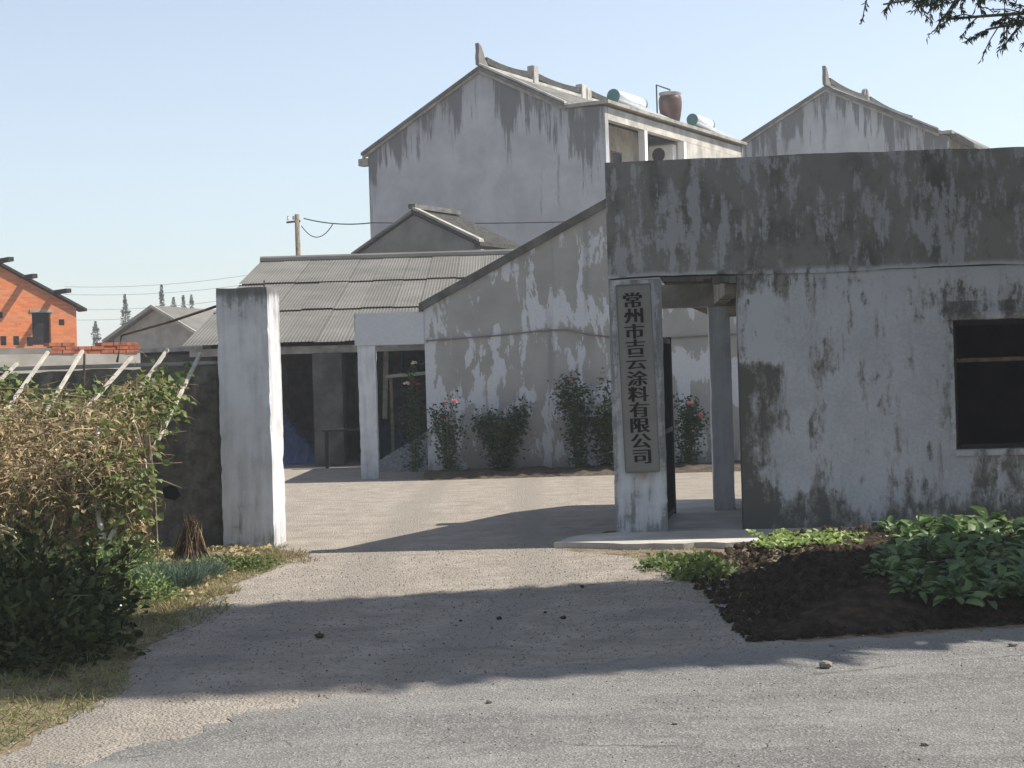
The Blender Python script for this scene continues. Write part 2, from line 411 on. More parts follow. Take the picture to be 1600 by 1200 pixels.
MAT = dict(
    facade=m_facade(), inner=m_inner(), ground=m_ground(), drive=m_drive(), asphalt=m_asphalt(), brick=m_brick(), sheet=m_sheet(),
    moss=m_moss_wall(), pave=m_pave(), soil=m_soil(), bedsoil=m_soil('bed_soil', (.07, .058, .045), (.15, .125, .095)), tile=m_tile(), ridge=simple('ridge_tile', (.065, .065, .06), .95, .1, .4, 9, .5),
    post=m_post(2.55, False, .5), signpost=m_post(9, True, .68), column=m_post(9, False, .35),
    gable=m_gable(10.0, 12.34, 4.7), gable2=m_gable(10.45, 12.79, 4.7, 3.7),
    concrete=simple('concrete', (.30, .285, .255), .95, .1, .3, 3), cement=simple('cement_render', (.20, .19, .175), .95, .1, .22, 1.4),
    darkcon=simple('dark_concrete', (.10, .097, .088), .95, .1, .35, 3), cream=simple('cream_paint', (.43, .415, .38), .9, .15, .28, 1.6),
    white=simple('white_paint', (.74, .74, .72), .7, .3, .08, 2), wood=simple('grey_wood', (.20, .165, .12), .9, .15, .35, 8), darkwood=simple('dark_wood', (.045, .04, .036), .9, .15, .3, 8), palewood=simple('pale_wood', (.46, .43, .37), .85, .15, .2, 9),
    blackmetal=simple('black_metal', (.018, .018, .02), .45, .4, .3, 9, .05, .4), rustmetal=simple('rusty_metal', (.10, .07, .05), .7, .3, .4, 9),
    dark=simple('dark_room', (.022, .022, .025), .9, .1, .3, 2), roomwall=simple('unlit_room_wall', (.05, .05, .052), .9, .1, .2, 2), tarp=simple('blue_tarp', (.035, .055, .13), .55, .35, .35, 3, .4),
    gravel=simple('grey_gravel', (.15, .15, .15), .95, .1, .35, 14, .9), ceramic=simple('brown_glaze', (.085, .038, .026), .35, .5, .3, 3),
    tank=simple('white_enamel', (.72, .75, .74), .3, .5, .06, 3, .02), cap=simple('green_plastic', (.055, .17, .165), .5, .4, .15, 4, .02),
    glassdark=simple('dark_glass', (.02, .025, .035), .15, .5, .2, 2, .0), cable=simple('cable', (.03, .03, .03), .6, .3, .2, 5, .0), greycable=simple('grey_cable', (.16, .155, .145), .7, .2, .2, 5, .0),
    stone=simple('pebble', (.20, .18, .16), .9, .15, .35, 30), clod=simple('dark_clod', (.045, .038, .03), .97, .05, .3, 40),
    bark=simple('bark', (.09, .068, .048), .95, .1, .4, 12, .6), drystem=simple('dry_stem', (.23, .175, .11), .9, .1, .35, 20), greenstem=simple('green_stem', (.085, .11, .04), .8, .2, .3, 20),
    sign=simple('sign_metal', (.185, .178, .158), .6, .35, .10, 3, .03), signframe=simple('sign_frame', (.125, .123, .115), .55, .35, .2, 4, .03), ink=simple('sign_ink', (.014, .011, .011), .7, .2, .15, 9, .0),
    straw=simple('straw', (.30, .225, .12), .95, .08, .35, 30), burnt=simple('dark_straw', (.07, .045, .032), .95, .08, .4, 30), plastic=simple('white_plastic', (.72, .73, .75), .4, .4, .05, 5, .02),
    wicker=simple('wicker', (.34, .27, .17), .85, .15, .3, 20), farwall=simple('far_grey_wall', (.33, .31, .275), .95, .1, .2, 1.6), brickred=simple('red_brick', (.33, .115, .065), .95, .1, .3, 5),
    leaf_rose=leaf_mat('rose_leaf', (.022, .042, .02), (.055, .09, .038)), leaf_vine=leaf_mat('vine_leaf', (.07, .11, .03), (.20, .25, .075), .6, .35),
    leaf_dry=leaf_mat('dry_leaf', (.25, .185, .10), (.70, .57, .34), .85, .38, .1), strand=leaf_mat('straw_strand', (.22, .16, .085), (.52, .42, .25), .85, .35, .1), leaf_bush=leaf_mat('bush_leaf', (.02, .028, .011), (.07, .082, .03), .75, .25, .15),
    leaf_weed=leaf_mat('weed_leaf', (.07, .12, .035), (.20, .27, .085), .6, .3), leaf_blue=leaf_mat('blue_green_leaf', (.05, .085, .055), (.105, .15, .10), .6, .2),
    leaf_cab=leaf_mat('greens_leaf', (.04, .085, .032), (.15, .225, .075), .5, .28, .35), leaf_tree=leaf_mat('needle_leaf', (.028, .05, .018), (.065, .095, .03), .6, .3),
    leaf_far=leaf_mat('far_leaf', (.06, .08, .05), (.12, .145, .085), .8, .2, .1), grass=leaf_mat('grass_blade', (.075, .10, .035), (.30, .27, .12), .75, .3, .15),
    drygrass=leaf_mat('dry_grass_blade', (.20, .165, .085), (.36, .30, .17), .85, .3, .1), petal=leaf_mat('rose_petal', (.60, .16, .17), (.75, .34, .32), .6, .3), petalw=leaf_mat('pale_petal', (.68, .60, .55), (.8, .74, .68), .6, .3),
    petalr=leaf_mat('red_petal', (.28, .03, .03), (.42, .06, .06), .6, .3), seedling=leaf_mat('seedling_leaf', (.12, .20, .05), (.33, .42, .14), .5, .35, .3),
)

# ------------------------------------------------------------------ leaves
def unit(a): return a / np.maximum(np.linalg.norm(a, axis=1, keepdims=True), 1e-9)
def rand_dirs(n, zmin=-1.0, zmax=1.0):
    z = rng.uniform(zmin, zmax, n); a = rng.uniform(0, 2 * np.pi, n); r = np.sqrt(np.maximum(0, 1 - z * z))
    return np.stack([r * np.cos(a), r * np.sin(a), z], 1)
def mesh_np(name, V, T, tint=None):
    me = bpy.data.meshes.new(name); V = np.asarray(V, np.float32); T = np.asarray(T, np.int32)
    k = T.shape[1]
    me.vertices.add(len(V)); me.vertices.foreach_set('co', V.ravel())
    me.loops.add(T.size); me.loops.foreach_set('vertex_index', T.ravel())
    me.polygons.add(len(T)); me.polygons.foreach_set('loop_start', np.arange(0, T.size, k, dtype=np.int32))
    try: me.polygons.foreach_set('loop_total', np.full(len(T), k, np.int32))
    except Exception: pass
    if tint is not None:
        a = me.attributes.new('tint', 'FLOAT', 'POINT'); a.data.foreach_set('value', np.asarray(tint, np.float32))
    me.update(calc_edges=True); me.validate(); return me
def frames(D, Nn):
    S = unit(np.cross(D, Nn)); return S, np.cross(S, D)
def leaves(name, P, D, L, W, fold=.25, droop=.15, rich=False, Nn=None, tint=None, wav=0.0, blade=False):
    """n leaves: base P, direction D, length L, width W; folded along the midrib"""
    n = len(P); P = np.asarray(P); D = unit(np.asarray(D)); L = np.broadcast_to(L, n)[:, None]; W = np.broadcast_to(W, n)[:, None]
    if Nn is None: Nn = rand_dirs(n, .1, 1)
    S, U = frames(D, Nn)
    tint = rng.uniform(0, 1, n) if tint is None else np.broadcast_to(tint, n)
    if blade:                       # narrow bent strip
        mid = P + D * L * .55 - U * L * droop * .28; tip = P + D * L - U * L * droop
        V = np.stack([P - S * W / 2, P + S * W / 2, mid + S * W * .42, mid - S * W * .42, tip], 1).reshape(-1, 3); i = np.arange(n)[:, None] * 5
        T = np.concatenate([i + np.array([q]) for q in ([0, 1, 2], [0, 2, 3], [3, 2, 4])], 0)
        return mesh_np(name, V, T, np.repeat(tint, 5))
    if not rich:
        b = P; tip = P + D * L - U * L * droop; mid = P + D * L * .45
        ml = mid - S * W / 2 + U * W * fold; mr = mid + S * W / 2 + U * W * fold
        V = np.stack([b, mr, tip, ml], 1).reshape(-1, 3); i = np.arange(n)[:, None] * 4
        T = np.concatenate([i + np.array([[0, 1, 2]]), i + np.array([[0, 2, 3]])], 0)
        return mesh_np(name, V, T, np.repeat(tint, 4))
    prof = [(0, .08), (.2, .62), (.5, 1.0), (.8, .80), (1.0, .16)]
    rows = []
    for k, (s, w) in enumerate(prof):
        c = P + D * L * s - U * L * droop * s * s
        e = rng.normal(0, 1, (n, 1)) * wav * W
        rows += [c - S * W * w / 2 + U * (W * fold * w + e), c, c + S * W * w / 2 + U * (W * fold * w - e)]
    V = np.stack(rows, 1).reshape(-1, 3); m = len(prof) * 3; i = np.arange(n)[:, None] * m; q = []
    for k in range(len(prof) - 1):
        a = k * 3; q += [[a, a + 1, a + 4, a + 3], [a + 1, a + 2, a + 5, a + 4]]
    T = np.concatenate([i + np.array([qq]) for qq in q], 0)
    return mesh_np(name, V, T, np.repeat(tint, m))

# ================================================================== SETTING
def sheet(name, pts, z, mat, jitter=0.05, step=0.25, kind='structure'):
    out = []; n = len(pts)
    for i in range(n):
        a, b = Vector(pts[i][:2]), Vector(pts[(i + 1) % n][:2]); d = (b - a).length
        k = max(1, int(d / step)) if d < 20 else 1
        for j in range(k):
            p = a.lerp(b, j / k)
            if k > 1: p += Vector((random.uniform(-1, 1), random.uniform(-1, 1))) * jitter
            out.append((p.x, p.y, z))
    me = bpy.data.meshes.new(name); me.from_pydata(out, [], [tuple(range(len(out)))]); me.update()
    if me.polygons[0].normal.z < 0: me.flip_normals()
    return tag(link(name, me, mat), kind=kind)

g = MB().add([(-900, -300, 0), (900, -300, 0), (900, 1400, 0), (-900, 1400, 0)], [(0, 1, 2, 3)]).build('ground', MAT['ground'])
tag(g, kind='structure')
sheet('driveway', [(-2.4, 6.0), (4.0, 8.5), (1.5, 9.35), (1.42, 10.5), (1.55, 11.6), (1.6, 12.6), (1.25, 13.4), (.8, 14.3), (.35, 14.9), (.5, 15.1), (.9, 15.4), (.9, 16.5), (14, 16.5), (14, 50), (-12, 50), (-12, 16.9),
                   (-2.9, 16.9), (-2.6, 15.9), (-2.12, 15.35), (-2.14, 14.0), (-2.3, 12.4), (-2.32, 11.0), (-2.25, 9.6), (-2.15, 8.3), (-2.25, 7.0)], .004, MAT['drive'], .045, .16)
sheet('road', [(-60, -2.2), (-30, 0.5), (-8, 4.6), (-3.2, 6.05), (-1.87, 6.75), (-1.4, 7.5), (-1.0, 8.05), (-.4, 8.45), (.3, 8.78), (1.62, 9.24), (3.01, 9.55), (8, 10.7), (60, 22), (60, 8), (0, -14), (-60, -14)], .008, MAT['asphalt'], .075, .10)

# ------------------------------------------------------------------ gatehouse (local x along the front, y to the back)
GA = math.atan2(-0.29, 4.05)
gh = empty('gatehouse', (.98, 15.8, 0), GA, 'stained whitewashed gatehouse with a doorway, mouldy dark parapet and unglazed window', 'building')
WX0, WX1, WZ0, WZ1 = 3.33, 4.75, .78, 2.04
w = MB()
w.box(1.26, WX0, 0, .24, 0, 2.56).box(WX0, WX1, 0, .24, 0, WZ0).box(WX0, WX1, 0, .24, WZ1, 2.56).box(WX1, 7.0, 0, .24, 0, 2.56)
w.build('wall', MAT['facade'], gh)
# parapet band, a little proud, with slightly uneven top and lower edge
xs = np.linspace(0, 7.0, 45); vt = []; fs = []
for i, x in enumerate(xs):
    zb = 2.56 + .012 * math.sin(x * 2.3) + random.uniform(-.006, .006); zt = 3.70 + random.uniform(-.006, .006) + .01 * math.sin(x * .9)
    vt += [(x, -.02, zb), (x, -.02, zt), (x, .26, zt), (x, .26, zb)]
for i in range(len(xs) - 1):
    a = i * 4
    for k in range(4): fs.append((a + k, a + (k + 1) % 4, a + 4 + (k + 1) % 4, a + 4 + k))
fs += [(0, 1, 2, 3), tuple(len(vt) - 4 + k for k in (3, 2, 1, 0))]
MB().add(vt, fs).build('parapet', MAT['facade'], gh)
link('sign_pillar', rough_box(.0, .52, .0, .5, 0, 2.545, seed=2), MAT['signpost'], gh)
link('porch_column', rough_box(1.10, 1.34, 2.42, 2.66, 0, 2.36, .06, .005, .016, 5), MAT['column'], gh)
MB().box(.05, 3.0, 2.40, 2.68, 2.363, 2.62).build('porch_beam', MAT['concrete'], gh)
MB().box(1.16, 1.30, .262, 2.398, 2.38, 2.60).build('cross_beam', MAT['concrete'], gh)
# broken edge of the porch slab above the doorway
bk = MB()
for i in range(9):
    x = .54 + i * .08; bk.box(x, x + .075, -.012, .2, 2.545 - random.uniform(.01, .05) - (.03 if i > 5 else 0), 2.549)
bk.build('broken_lintel_edge', MAT['darkcon'], gh)
# lean-to roof falling to the rear, its free side cut back towards the rear column
def rz(y): return 3.45 - .95 * (y - .24) / 4.3
poly = [(.03, .27), (.79, 3.97), (1.30, 4.8), (7.0, 4.4), (7.0, .27)]
rv = [(x, y, rz(y)) for x, y in poly] + [(x, y, rz(y) - .12) for x, y in poly]; n = 5
MB().add(rv, [tuple(range(n)), tuple(range(2*n-1, n-1, -1))] + [(i, i+n, (i+1) % n + n, (i+1) % n) for i in range(n)]).build('roof', MAT['darkcon'], gh)
# room walls: tops follow the slope of the roof
def wallx(x0, x1, y0, y1):
    m = MB(); m.add([(x0,y0,0),(x1,y0,0),(x1,y1,0),(x0,y1,0),(x0,y0,rz(y0)-.13),(x1,y0,rz(y0)-.13),(x1,y1,rz(y1)-.13),(x0,y1,rz(y1)-.13)],
                    [(0,3,2,1),(4,5,6,7),(0,1,5,4),(1,2,6,5),(2,3,7,6),(3,0,4,7)]); return m
wallx(2.25, 2.43, .263, 4.1).build('side_wall', MAT['roomwall'], gh); wallx(2.432, 6.98, 3.9, 4.1).build('rear_wall', MAT['roomwall'], gh); wallx(6.8, 6.98, .263, 3.898).build('side_wall', MAT['roomwall'], gh)  # walls coloured near black to paint in the unlit room
MB().box(.53, 2.24, .25, 4.2, .005, .05).build('porch_floor', MAT['pave'], gh)
# window
wf = MB().box(WX0, WX1, .10, .16, WZ1 - .05, WZ1).box(WX0, WX0 + .045, .10, .16, WZ0, WZ1 - .052).box(WX1 - .045, WX1, .10, .16, WZ0, WZ1 - .052).box(WX0 + .047, WX1 - .047, .10, .16, WZ0, WZ0 + .045)
win = wf.build('window_frame', MAT['blackmetal'], gh)
MB().box(WX0 + .047, WX1 - .047, .095, .155, 1.63, 1.67).build('transom', MAT['rustmetal'], win)
MB().box(WX0 - .10, WX1 + .1, -.05, .10, WZ1 + .004, WZ1 + .075).build('window_lintel', MAT['facade'], gh)
MB().box(WX0 - .045, WX0 - .002, -.018, .1, WZ0 + .1, WZ1).build('window_jamb', MAT['facade'], gh)
MB().box(WX0 - .02, WX1 + .02, -.03, .099, WZ0 - .06, WZ0 - .004).build('window_sill', MAT['facade'], gh)
# footpath slab before the gatehouse
pm = MB()
pt = [(-.55, -.82), (.1, -1.12), (1.4, -1.22), (2.8, -1.2), (4.2, -1.2), (7.0, -1.2), (7.0, -.003), (-.02, -.003), (-.38, -.2)]
out = []
for i in range(len(pt)):
    a, b = Vector(pt[i]), Vector(pt[(i + 1) % len(pt)]); k = max(1, int((b - a).length / .12))
    for j in range(k):
        p = a.lerp(b, j / k); 
        if i < 5 or i > 6: p += Vector((random.uniform(-.03, .03), random.uniform(-.06, .05)))
        out.append((p.x, min(p.y, -.003)))
pm.prism(out, 'z', -.03, .055)
pv = pm.build('footpath', MAT['pave']); pv.location = gh.location; pv.rotation_euler = gh.rotation_euler; tag(pv, kind='structure')

# company sign hung on the pillar
sg = empty('company_sign', (1.09, 15.72, .65), GA, 'tall narrow grey metal sign board with black vertical Chinese lettering on the gate pillar', 'sign')
sg.rotation_euler = (0, math.radians(-1.3), GA)
SW, SH = .335, 1.83
MB().box(0, SW, .002, .03, 0, SH).build('board', MAT['sign'], sg)
fr = MB().box(-.005, .004, -.004, .034, -.005, SH + .005).box(SW - .004, SW + .005, -.004, .034, -.005, SH + .005).box(.005, SW - .005, -.006, .034, SH - .004, SH + .012).box(.005, SW - .005, -.006, .034, -.012, .004)
fr.build('frame', MAT['signframe'], sg)
for i, ch in enumerate('常州市吉云涂料有限公司'):
    cu = bpy.data.curves.new('c', 'FONT'); cu.body = ch; cu.size = .205; cu.resolution_u = 3
    to = bpy.data.objects.new('c', cu); COL.objects.link(to)
    dg = bpy.context.evaluated_depsgraph_get(); me = bpy.data.meshes.new_from_object(to.evaluated_get(dg))
    bpy.data.objects.remove(to)
    co = np.empty(len(me.vertices) * 3, np.float32); me.vertices.foreach_get('co', co); co = co.reshape(-1, 3)
    fl = [tuple(p.vertices) for p in me.polygons]
    if len(co) == 0: continue
    mn, mx = co.min(0), co.max(0)
    co = (co - (mn + mx) / 2); co[:, 0] *= 1.0; co[:, 1] *= .78
    m = MB()
    for k, dx in enumerate((-.0075, 0, .0075)):       # heavier uprights than crossbars, as in the printed face
        vv = [(x + dx, -.002 - .0006 * k, y) for x, y, _ in co]
        m.add(vv, fl)
    m2 = m.mesh('character', False); m2.materials.append(MAT['ink'])
    link('character', m2, None, sg, loc=(SW / 2 - .005 + .012 * (i / 10 - .5), 0, SH - .145 - i * .154))

# open iron gate leaf folded back beside the pillar
gt = empty('iron_gate', (1.51, 16.36, 0), math.radians(80.5), 'black iron gate leaf swung open behind the sign pillar', 'gate')
MB().bar((0, 0, .03), (0, 0, 2.02), .055).build('stile', MAT['blackmetal'], gt); MB().bar((1.55, 0, .03), (1.55, 0, 2.02), .055).build('stile', MAT['blackmetal'], gt)
for z in (.10, 1.0, 1.97): MB().bar((.03, 0, z), (1.52, 0, z), .035, .05).build('rail', MAT['blackmetal'], gt)
for i in range(11): MB().tube([(.14 + i * .128, 0, .13), (.14 + i * .128, 0, 1.94)], .009, 6).build('bar', MAT['blackmetal'], gt)

# ------------------------------------------------------------------ left gate pillar
gp = empty('gate_pillar', (-2.92, 15.93, 0), GA, 'free standing white concrete gate pillar with a mouldy top beside the creepers', 'pillar')
link('shaft', rough_box(0, .515, 0, .56, 0, 2.59, .06, .006, .02, 9), MAT['post'], gp)
MB().tube([(.40, .40, 2.55), (.40, .40, 2.68)], .008, 6).build('rebar_stub', MAT['rustmetal'], gp)
# perimeter wall behind the creepers
pw = empty('boundary_wall', (-3.0, 16.25, 0), 0, 'low dark mossy boundary wall running from the white gate pillar', 'wall')
vt = []; fs = []; N = 50
for i in range(N + 1):
    x = -7.0 * i / N; zt = 1.82 + random.uniform(-.02, .015)
    vt += [(x, 0, 0), (x, 0, zt), (x, .24, zt), (x, .24, 0)]
for i in range(N):
    a = i * 4
    for k in range(4): fs.append((a + k, a + (k+1) % 4, a + 4 + (k+1) % 4, a + 4 + k))
fs += [(0, 1, 2, 3), tuple(4 * N + k for k in (3, 2, 1, 0))]
MB().add(vt, fs).build('wall_body', MAT['moss'], pw)
MB().box(-7.0, 0, -.03, .27, 1.84, 1.875).build('coping', MAT['concrete'], pw)
# flat dark plate painting in the shade of a knocked-out brick
MB().prism([(-.56, .50), (-.45, .47), (-.40, .52), (-.43, .60), (-.50, .63), (-.58, .60)], 'y', -.006, .03).build('hole_shade', MAT['dark'], pw)
# iron stay rod
a, b, c = at(346, 476, 16.1), at(190, 524, 16.3), at(183, 566, 16.3)
tag(MB().tube([a, a.lerp(b, .5) + Vector((0, 0, -.012)), b, c], .014, 8).build('stay_rod', MAT['rustmetal'], smooth=True), 'thin dark iron rod running from the white gate pillar down to the boundary wall', 'rod')
tag(MB().tube([at(131, 607, 16.1), at(132, 553, 16.1)], .012, 6).build('iron_stub', MAT['rustmetal']), 'short upright rusty iron stub in front of the boundary wall', 'rod')

# ------------------------------------------------------------------ workshop gable with gateway beam
WY = 27.3
ws = empty('workshop', (0, WY, 0), 0, 'long workshop end wall with flaking whitewash and a sloping dark verge', 'building')
prof = [(-1.47, 0), (7.3, 0), (7.3, 2.86), (2.9, 5.14), (-1.47, 2.86)]
MB().prism(prof, 'y', 0, .24).build('end_wall', MAT['inner'], ws)
MB().box(-1.47, -1.23, .242, 4.6, 0, 2.70).build('side_wall', MAT['inner'], ws); MB().box(7.06, 7.3, .242, 4.6, 0, 2.70).build('side_wall', MAT['cement'], ws); MB().box(-1.228, 7.058, 4.36, 4.6, 0, 2.70).build('rear_wall', MAT['cement'], ws)
sl = (5.14 - 2.86) / 4.37
for sgn in (-1, 1):
    xe = 2.9 + sgn * 4.45; ze = 5.14 - 4.45 * sl
    r = MB().prism([(xe, ze + .004), (2.9 + sgn * .002, 5.144), (2.9 + sgn * .002, 5.29), (xe, ze + .15)], 'y', -.07, 4.75)
    r.build('roof_slope', MAT['darkcon'], ws)
# gateway beam and column on the left of the wall
MB().box(-2.66, -1.472, -.02, .26, 2.28, 2.83).build('gateway_beam', MAT['inner'], ws)
link('gateway_column', rough_box(-2.62, -2.32, .0, .28, 0, 2.278, .07, .006, .02, 14), MAT['column'], ws)
# cable across the wall
pts = [(-1.44, 2.33), (-.3, 2.38), (.5, 2.44), (.95, 2.45), (1.35, 2.35), (2.2, 2.24), (3.0, 2.26), (4.4, 2.30)]
sp = [Vector((x, WY - .02, z)) for x, z in pts]
tag(MB().tube(sp, .014, 6).build('wall_cable', MAT['greycable']), 'thin grey cable sagging across the flaking workshop wall', 'cable')
# flower bed
fb = MB(); N = 60
vt = []; fs = []
for i in range(N + 1):
    x = -1.5 + 7.5 * i / N
    for j, (yy, zz) in enumerate([(-.02, .10), (-.35, .13), (-.7, .10), (-1.0 + random.uniform(-.06, .06), .004)]):
        vt.append((x, WY + yy, zz + (random.uniform(-.025, .03) if j < 3 else 0)))
for i in range(N):
    for j in range(3): fs.append((i*4+j, i*4+j+1, i*4+j+5, i*4+j+4))
tag(fb.add(vt, fs).build('flower_bed', MAT['bedsoil'], smooth=True), kind='structure')

# ------------------------------------------------------------------ rose bushes
def rose(px, h, wd, dens, flowers, label, arch=False, petal='petal'):
    p = at(px, 740, WY - .45); p.z = .1
    t = empty('rose_bush', p, 0, label, 'rose bush', 'rose bushes along the workshop wall')
    m = MB(); tips = []
    for k in range(int(4 + wd * 6)):
        a = random.uniform(0, 6.28); r = random.uniform(.2, 1) * wd / 2; hh = h * random.uniform(.55, 1.0)
        top = Vector((math.cos(a) * r, math.sin(a) * r * .5, hh)); mid = top * .5 + Vector((random.uniform(-.1, .1), 0, .1))
        m.tube([(random.uniform(-.06, .06), 0, -.02), mid, top], [.012, .009, .004], 5); tips.append((mid, top))
    m.build('stems', MAT['greenstem'], t)
    n = int(dens * h * wd * 1100); P = []
    for _ in range(n):
        mid, top = random.choice(tips); s = random.random() ** .8
        q = (Vector((0, 0, 0)).lerp(mid, s * 2) if s < .5 else mid.lerp(top, s * 2 - 1)) + Vector((random.gauss(0, .085), random.gauss(0, .07), random.gauss(0, .06)))
        if q.z < .03: q.z = random.uniform(.04, .2)
        P.append(q)
    P = np.array(P); D = rand_dirs(n, -.5, .7)
    link('leaves', leaves('rose_leaves', P, D, rng.uniform(.045, .085, n), rng.uniform(.03, .055, n), .2, .2), MAT['leaf_rose'], t)
    for k in range(flowers):
        mid, top = random.choice(tips); q = top if k else max((x[1] for x in tips), key=lambda v: v.z) * .92
        nn = 14; D = rand_dirs(nn, -.1, 1)
        link('flower', leaves('flower', np.tile(np.array([[0, 0, 0]]), (nn, 1)) + D * .012, D, .055, .055, .3, -.2), MAT[petal], t, loc=q + Vector((0, -.06, 0)))
    return t
rose(702, 1.35, .95, .6, 3, 'sparse leggy rose bush with pink blooms at the corner of the workshop wall')
rose(785, 1.28, 1.25, 1.9, 0, 'dense dark rounded rose bush without blooms against the flaking wall')
rose(905, 1.72, .66, 1.3, 2, 'tall narrow rose bush with one pink bloom beside the dense rounded bush')
rose(948, 1.55, .75, 1.1, 0, 'tall thin rose bush without blooms half hidden behind the sign pillar')
rose(1075, 1.30, .80, 1.1, 2, 'rose bush with pink blooms seen through the gatehouse doorway')
# climbing rose inside the gateway
t = rose(655, 1.9, .45, .8, 2, 'climbing rose with pale and red blooms inside the workshop gateway', petal='petalw'); t.location.y = WY + .35; t.location.x = -1.72
fl = [c for c in t.children if c.name.startswith('flower')]
if fl: fl[0].location = (-.1, -.1, 1.5)
nn = 14; D = rand_dirs(nn, -.1, 1); link('flower', leaves('flower', np.zeros((nn, 3)) + D * .012, D, .06, .06, .3, -.2), MAT['petalr'], t, loc=(.06, -.12, 1.48))

# ------------------------------------------------------------------ open shed with corrugated sheets
shd = empty('open_shed', (-2.0, 32.4, 0), 0, 'open fronted storage shed under a large grey corrugated cement sheet roof', 'shed')
SX0, SX1, EY, RY, EZ = -4.6, 5.0, -.25, 10.2, 2.46
def ridge_z(x): return 4.86 + .02 * (x - SX0)
pitch_len = math.hypot(RY - EY, 4.86 - EZ)
CW, rows = .66, 3
NW = 10; samp = 4
def sheet_mesh(row):
    """one corrugated sheet, x across, y up the slope (unit rows), z out of the sheet"""
    L = pitch_len / rows + .12; vt = []; fs = []
    k = NW * samp
    for j, yy in enumerate((0, L)):
        for i in range(k + 1):
            x = (CW + .05) * i / k; vt.append((x, yy, .0055 * math.cos(2 * math.pi * i / samp)))
    for i in range(k): fs.append((i, i + 1, k + 2 + i, k + 1 + i))
    return MB().add(vt, fs)
base_sheet = sheet_mesh(0).mesh('roof_sheet', False); base_sheet.materials.append(MAT['sheet'])
ang = math.atan2(4.95 - EZ, RY - EY); ncol = int((SX1 - SX0) / CW)
for r in range(rows):
    for cidx in range(ncol):
        o = link('roof_sheet', base_sheet, None, shd)
        x = SX0 + cidx * CW; s = r * pitch_len / rows
        o.location = (x, EY + math.cos(ang) * s, EZ + .05 + math.sin(ang) * s + .012 * r + .012 * (cidx % 2) + random.uniform(-.006, .006))
        o.rotation_euler = (ang + math.radians(-.45), 0, random.uniform(-.004, .004))
MB().tube([(SX0, RY + .05, 5.02), (SX0 + ncol * CW, RY + .05, 5.02)], .13, 10).build('ridge_cap', MAT['sheet'], shd)
MB().prism([(RY + .05, 4.93), (RY + 3.2, 4.15), (RY + 3.2, 4.05), (RY + .05, 4.83)], 'x', SX0, SX0 + ncol * CW).build('rear_slope', MAT['darkcon'], shd)
MB().box(SX0 + .1, SX1, -.05, .15, 2.29, 2.44).build('eave_beam', MAT['concrete'], shd)
for x in (-1.72, 1.9): MB().box(x - .30, x + .30, -.12, .48, 0, 2.285).build('brick_column', MAT['darkcon'], shd, bevel=.015)
for x in (-3.2, -.6): MB().box(x - .1, x + .1, 4.0, 4.2, 0, 3.3).build('post', MAT['darkcon'], shd)
for y in (1.8, 3.6, 5.4, 7.2, 9.0):
    MB().bar((SX0, y, EZ - .06 + math.tan(ang) * (y - EY)), (SX1, y, EZ - .06 + math.tan(ang) * (y - EY)), .10).build('purlin', MAT['wood'], shd)
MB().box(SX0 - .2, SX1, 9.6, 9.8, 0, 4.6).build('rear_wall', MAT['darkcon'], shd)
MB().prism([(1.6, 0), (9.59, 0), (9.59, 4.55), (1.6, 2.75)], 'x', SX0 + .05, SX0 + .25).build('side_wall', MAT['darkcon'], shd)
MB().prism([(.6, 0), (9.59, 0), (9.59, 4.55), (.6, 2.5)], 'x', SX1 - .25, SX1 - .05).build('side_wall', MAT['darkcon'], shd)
# things stored in the shed
def heap(name, c, rx, ry, h, mat, label, cat, lump=.25, n=26):
    vt = [(0, 0, h)]; fs = []; R = 9
    for j in range(1, R + 1):
        f = j / R
        for i in range(n):
            a = 2 * math.pi * i / n; q = 1 + lump * (math.sin(3 * a + c[0]) * .4 + random.uniform(-.5, .5) * .5)
            z = h * (1 - f) ** .9 * (1 + lump * random.uniform(-.5, .5)) if j < R else 0.0
            vt.append((rx * f * q * math.cos(a), ry * f * q * math.sin(a), max(0, z)))
    for i in range(n): fs.append((0, 1 + i, 1 + (i+1) % n))
    for j in range(R - 1):
        for i in range(n):
            a = 1 + j*n + i; b = 1 + j*n + (i+1) % n; fs.append((a, a + n, b + n, b))
    o = MB().add(vt, fs).build(name, mat, smooth=lump < .2, loc=c); return tag(o, label, cat)
def tarp(c, sx, sy, h, label):
    n, m = 30, 18; vt = []; fs = []
    for j in range(m + 1):
        for i in range(n + 1):
            u, v = i / n * 2 - 1, j / m * 2 - 1
            e = max(abs(u) ** 3, abs(v) ** 3); z = h * (1 - e) * (.8 + .25 * math.sin(3.1 * u + c[0]) * math.cos(2.3 * v)) + .07 * math.sin(9 * u + 4 * v) * (1 - e)
            vt.append((sx * u, sy * v, max(.006, z + (random.uniform(-.04, .04) if e < .98 else 0))))
    for j in range(m):
        for i in range(n): fs.append((j*(n+1)+i, j*(n+1)+i+1, (j+1)*(n+1)+i+1, (j+1)*(n+1)+i))
    return tag(MB().add(vt, fs).build('tarpaulin_pile', MAT['tarp'], loc=c), label, 'tarpaulin')
tarp((-5.1, 34.2, 0), 1.1, .9, .95, 'blue tarpaulin over a heap left of the thick shed column')
tarp((-2.4, 35.4, 0), 1.0, 1.0, .90, 'blue tarpaulin over a heap behind the white gateway column')
heap('gravel_heap', (-1.5, 29.9, 0), 1.25, .95, .75, MAT['gravel'], 'grey gravel heap just inside the workshop gateway', 'gravel heap', .12)
tk = empty('mixing_tank', (-3.05, 34.0, 0), 0, 'tall dark cylindrical mixing tank behind the thick shed column', 'tank')
MB().lathe([(.05, .55), (.26, .7), (.30, .85), (.30, 2.1), (.26, 2.18), (.08, 2.22)], 18).build('vessel', MAT['blackmetal'], tk, True)
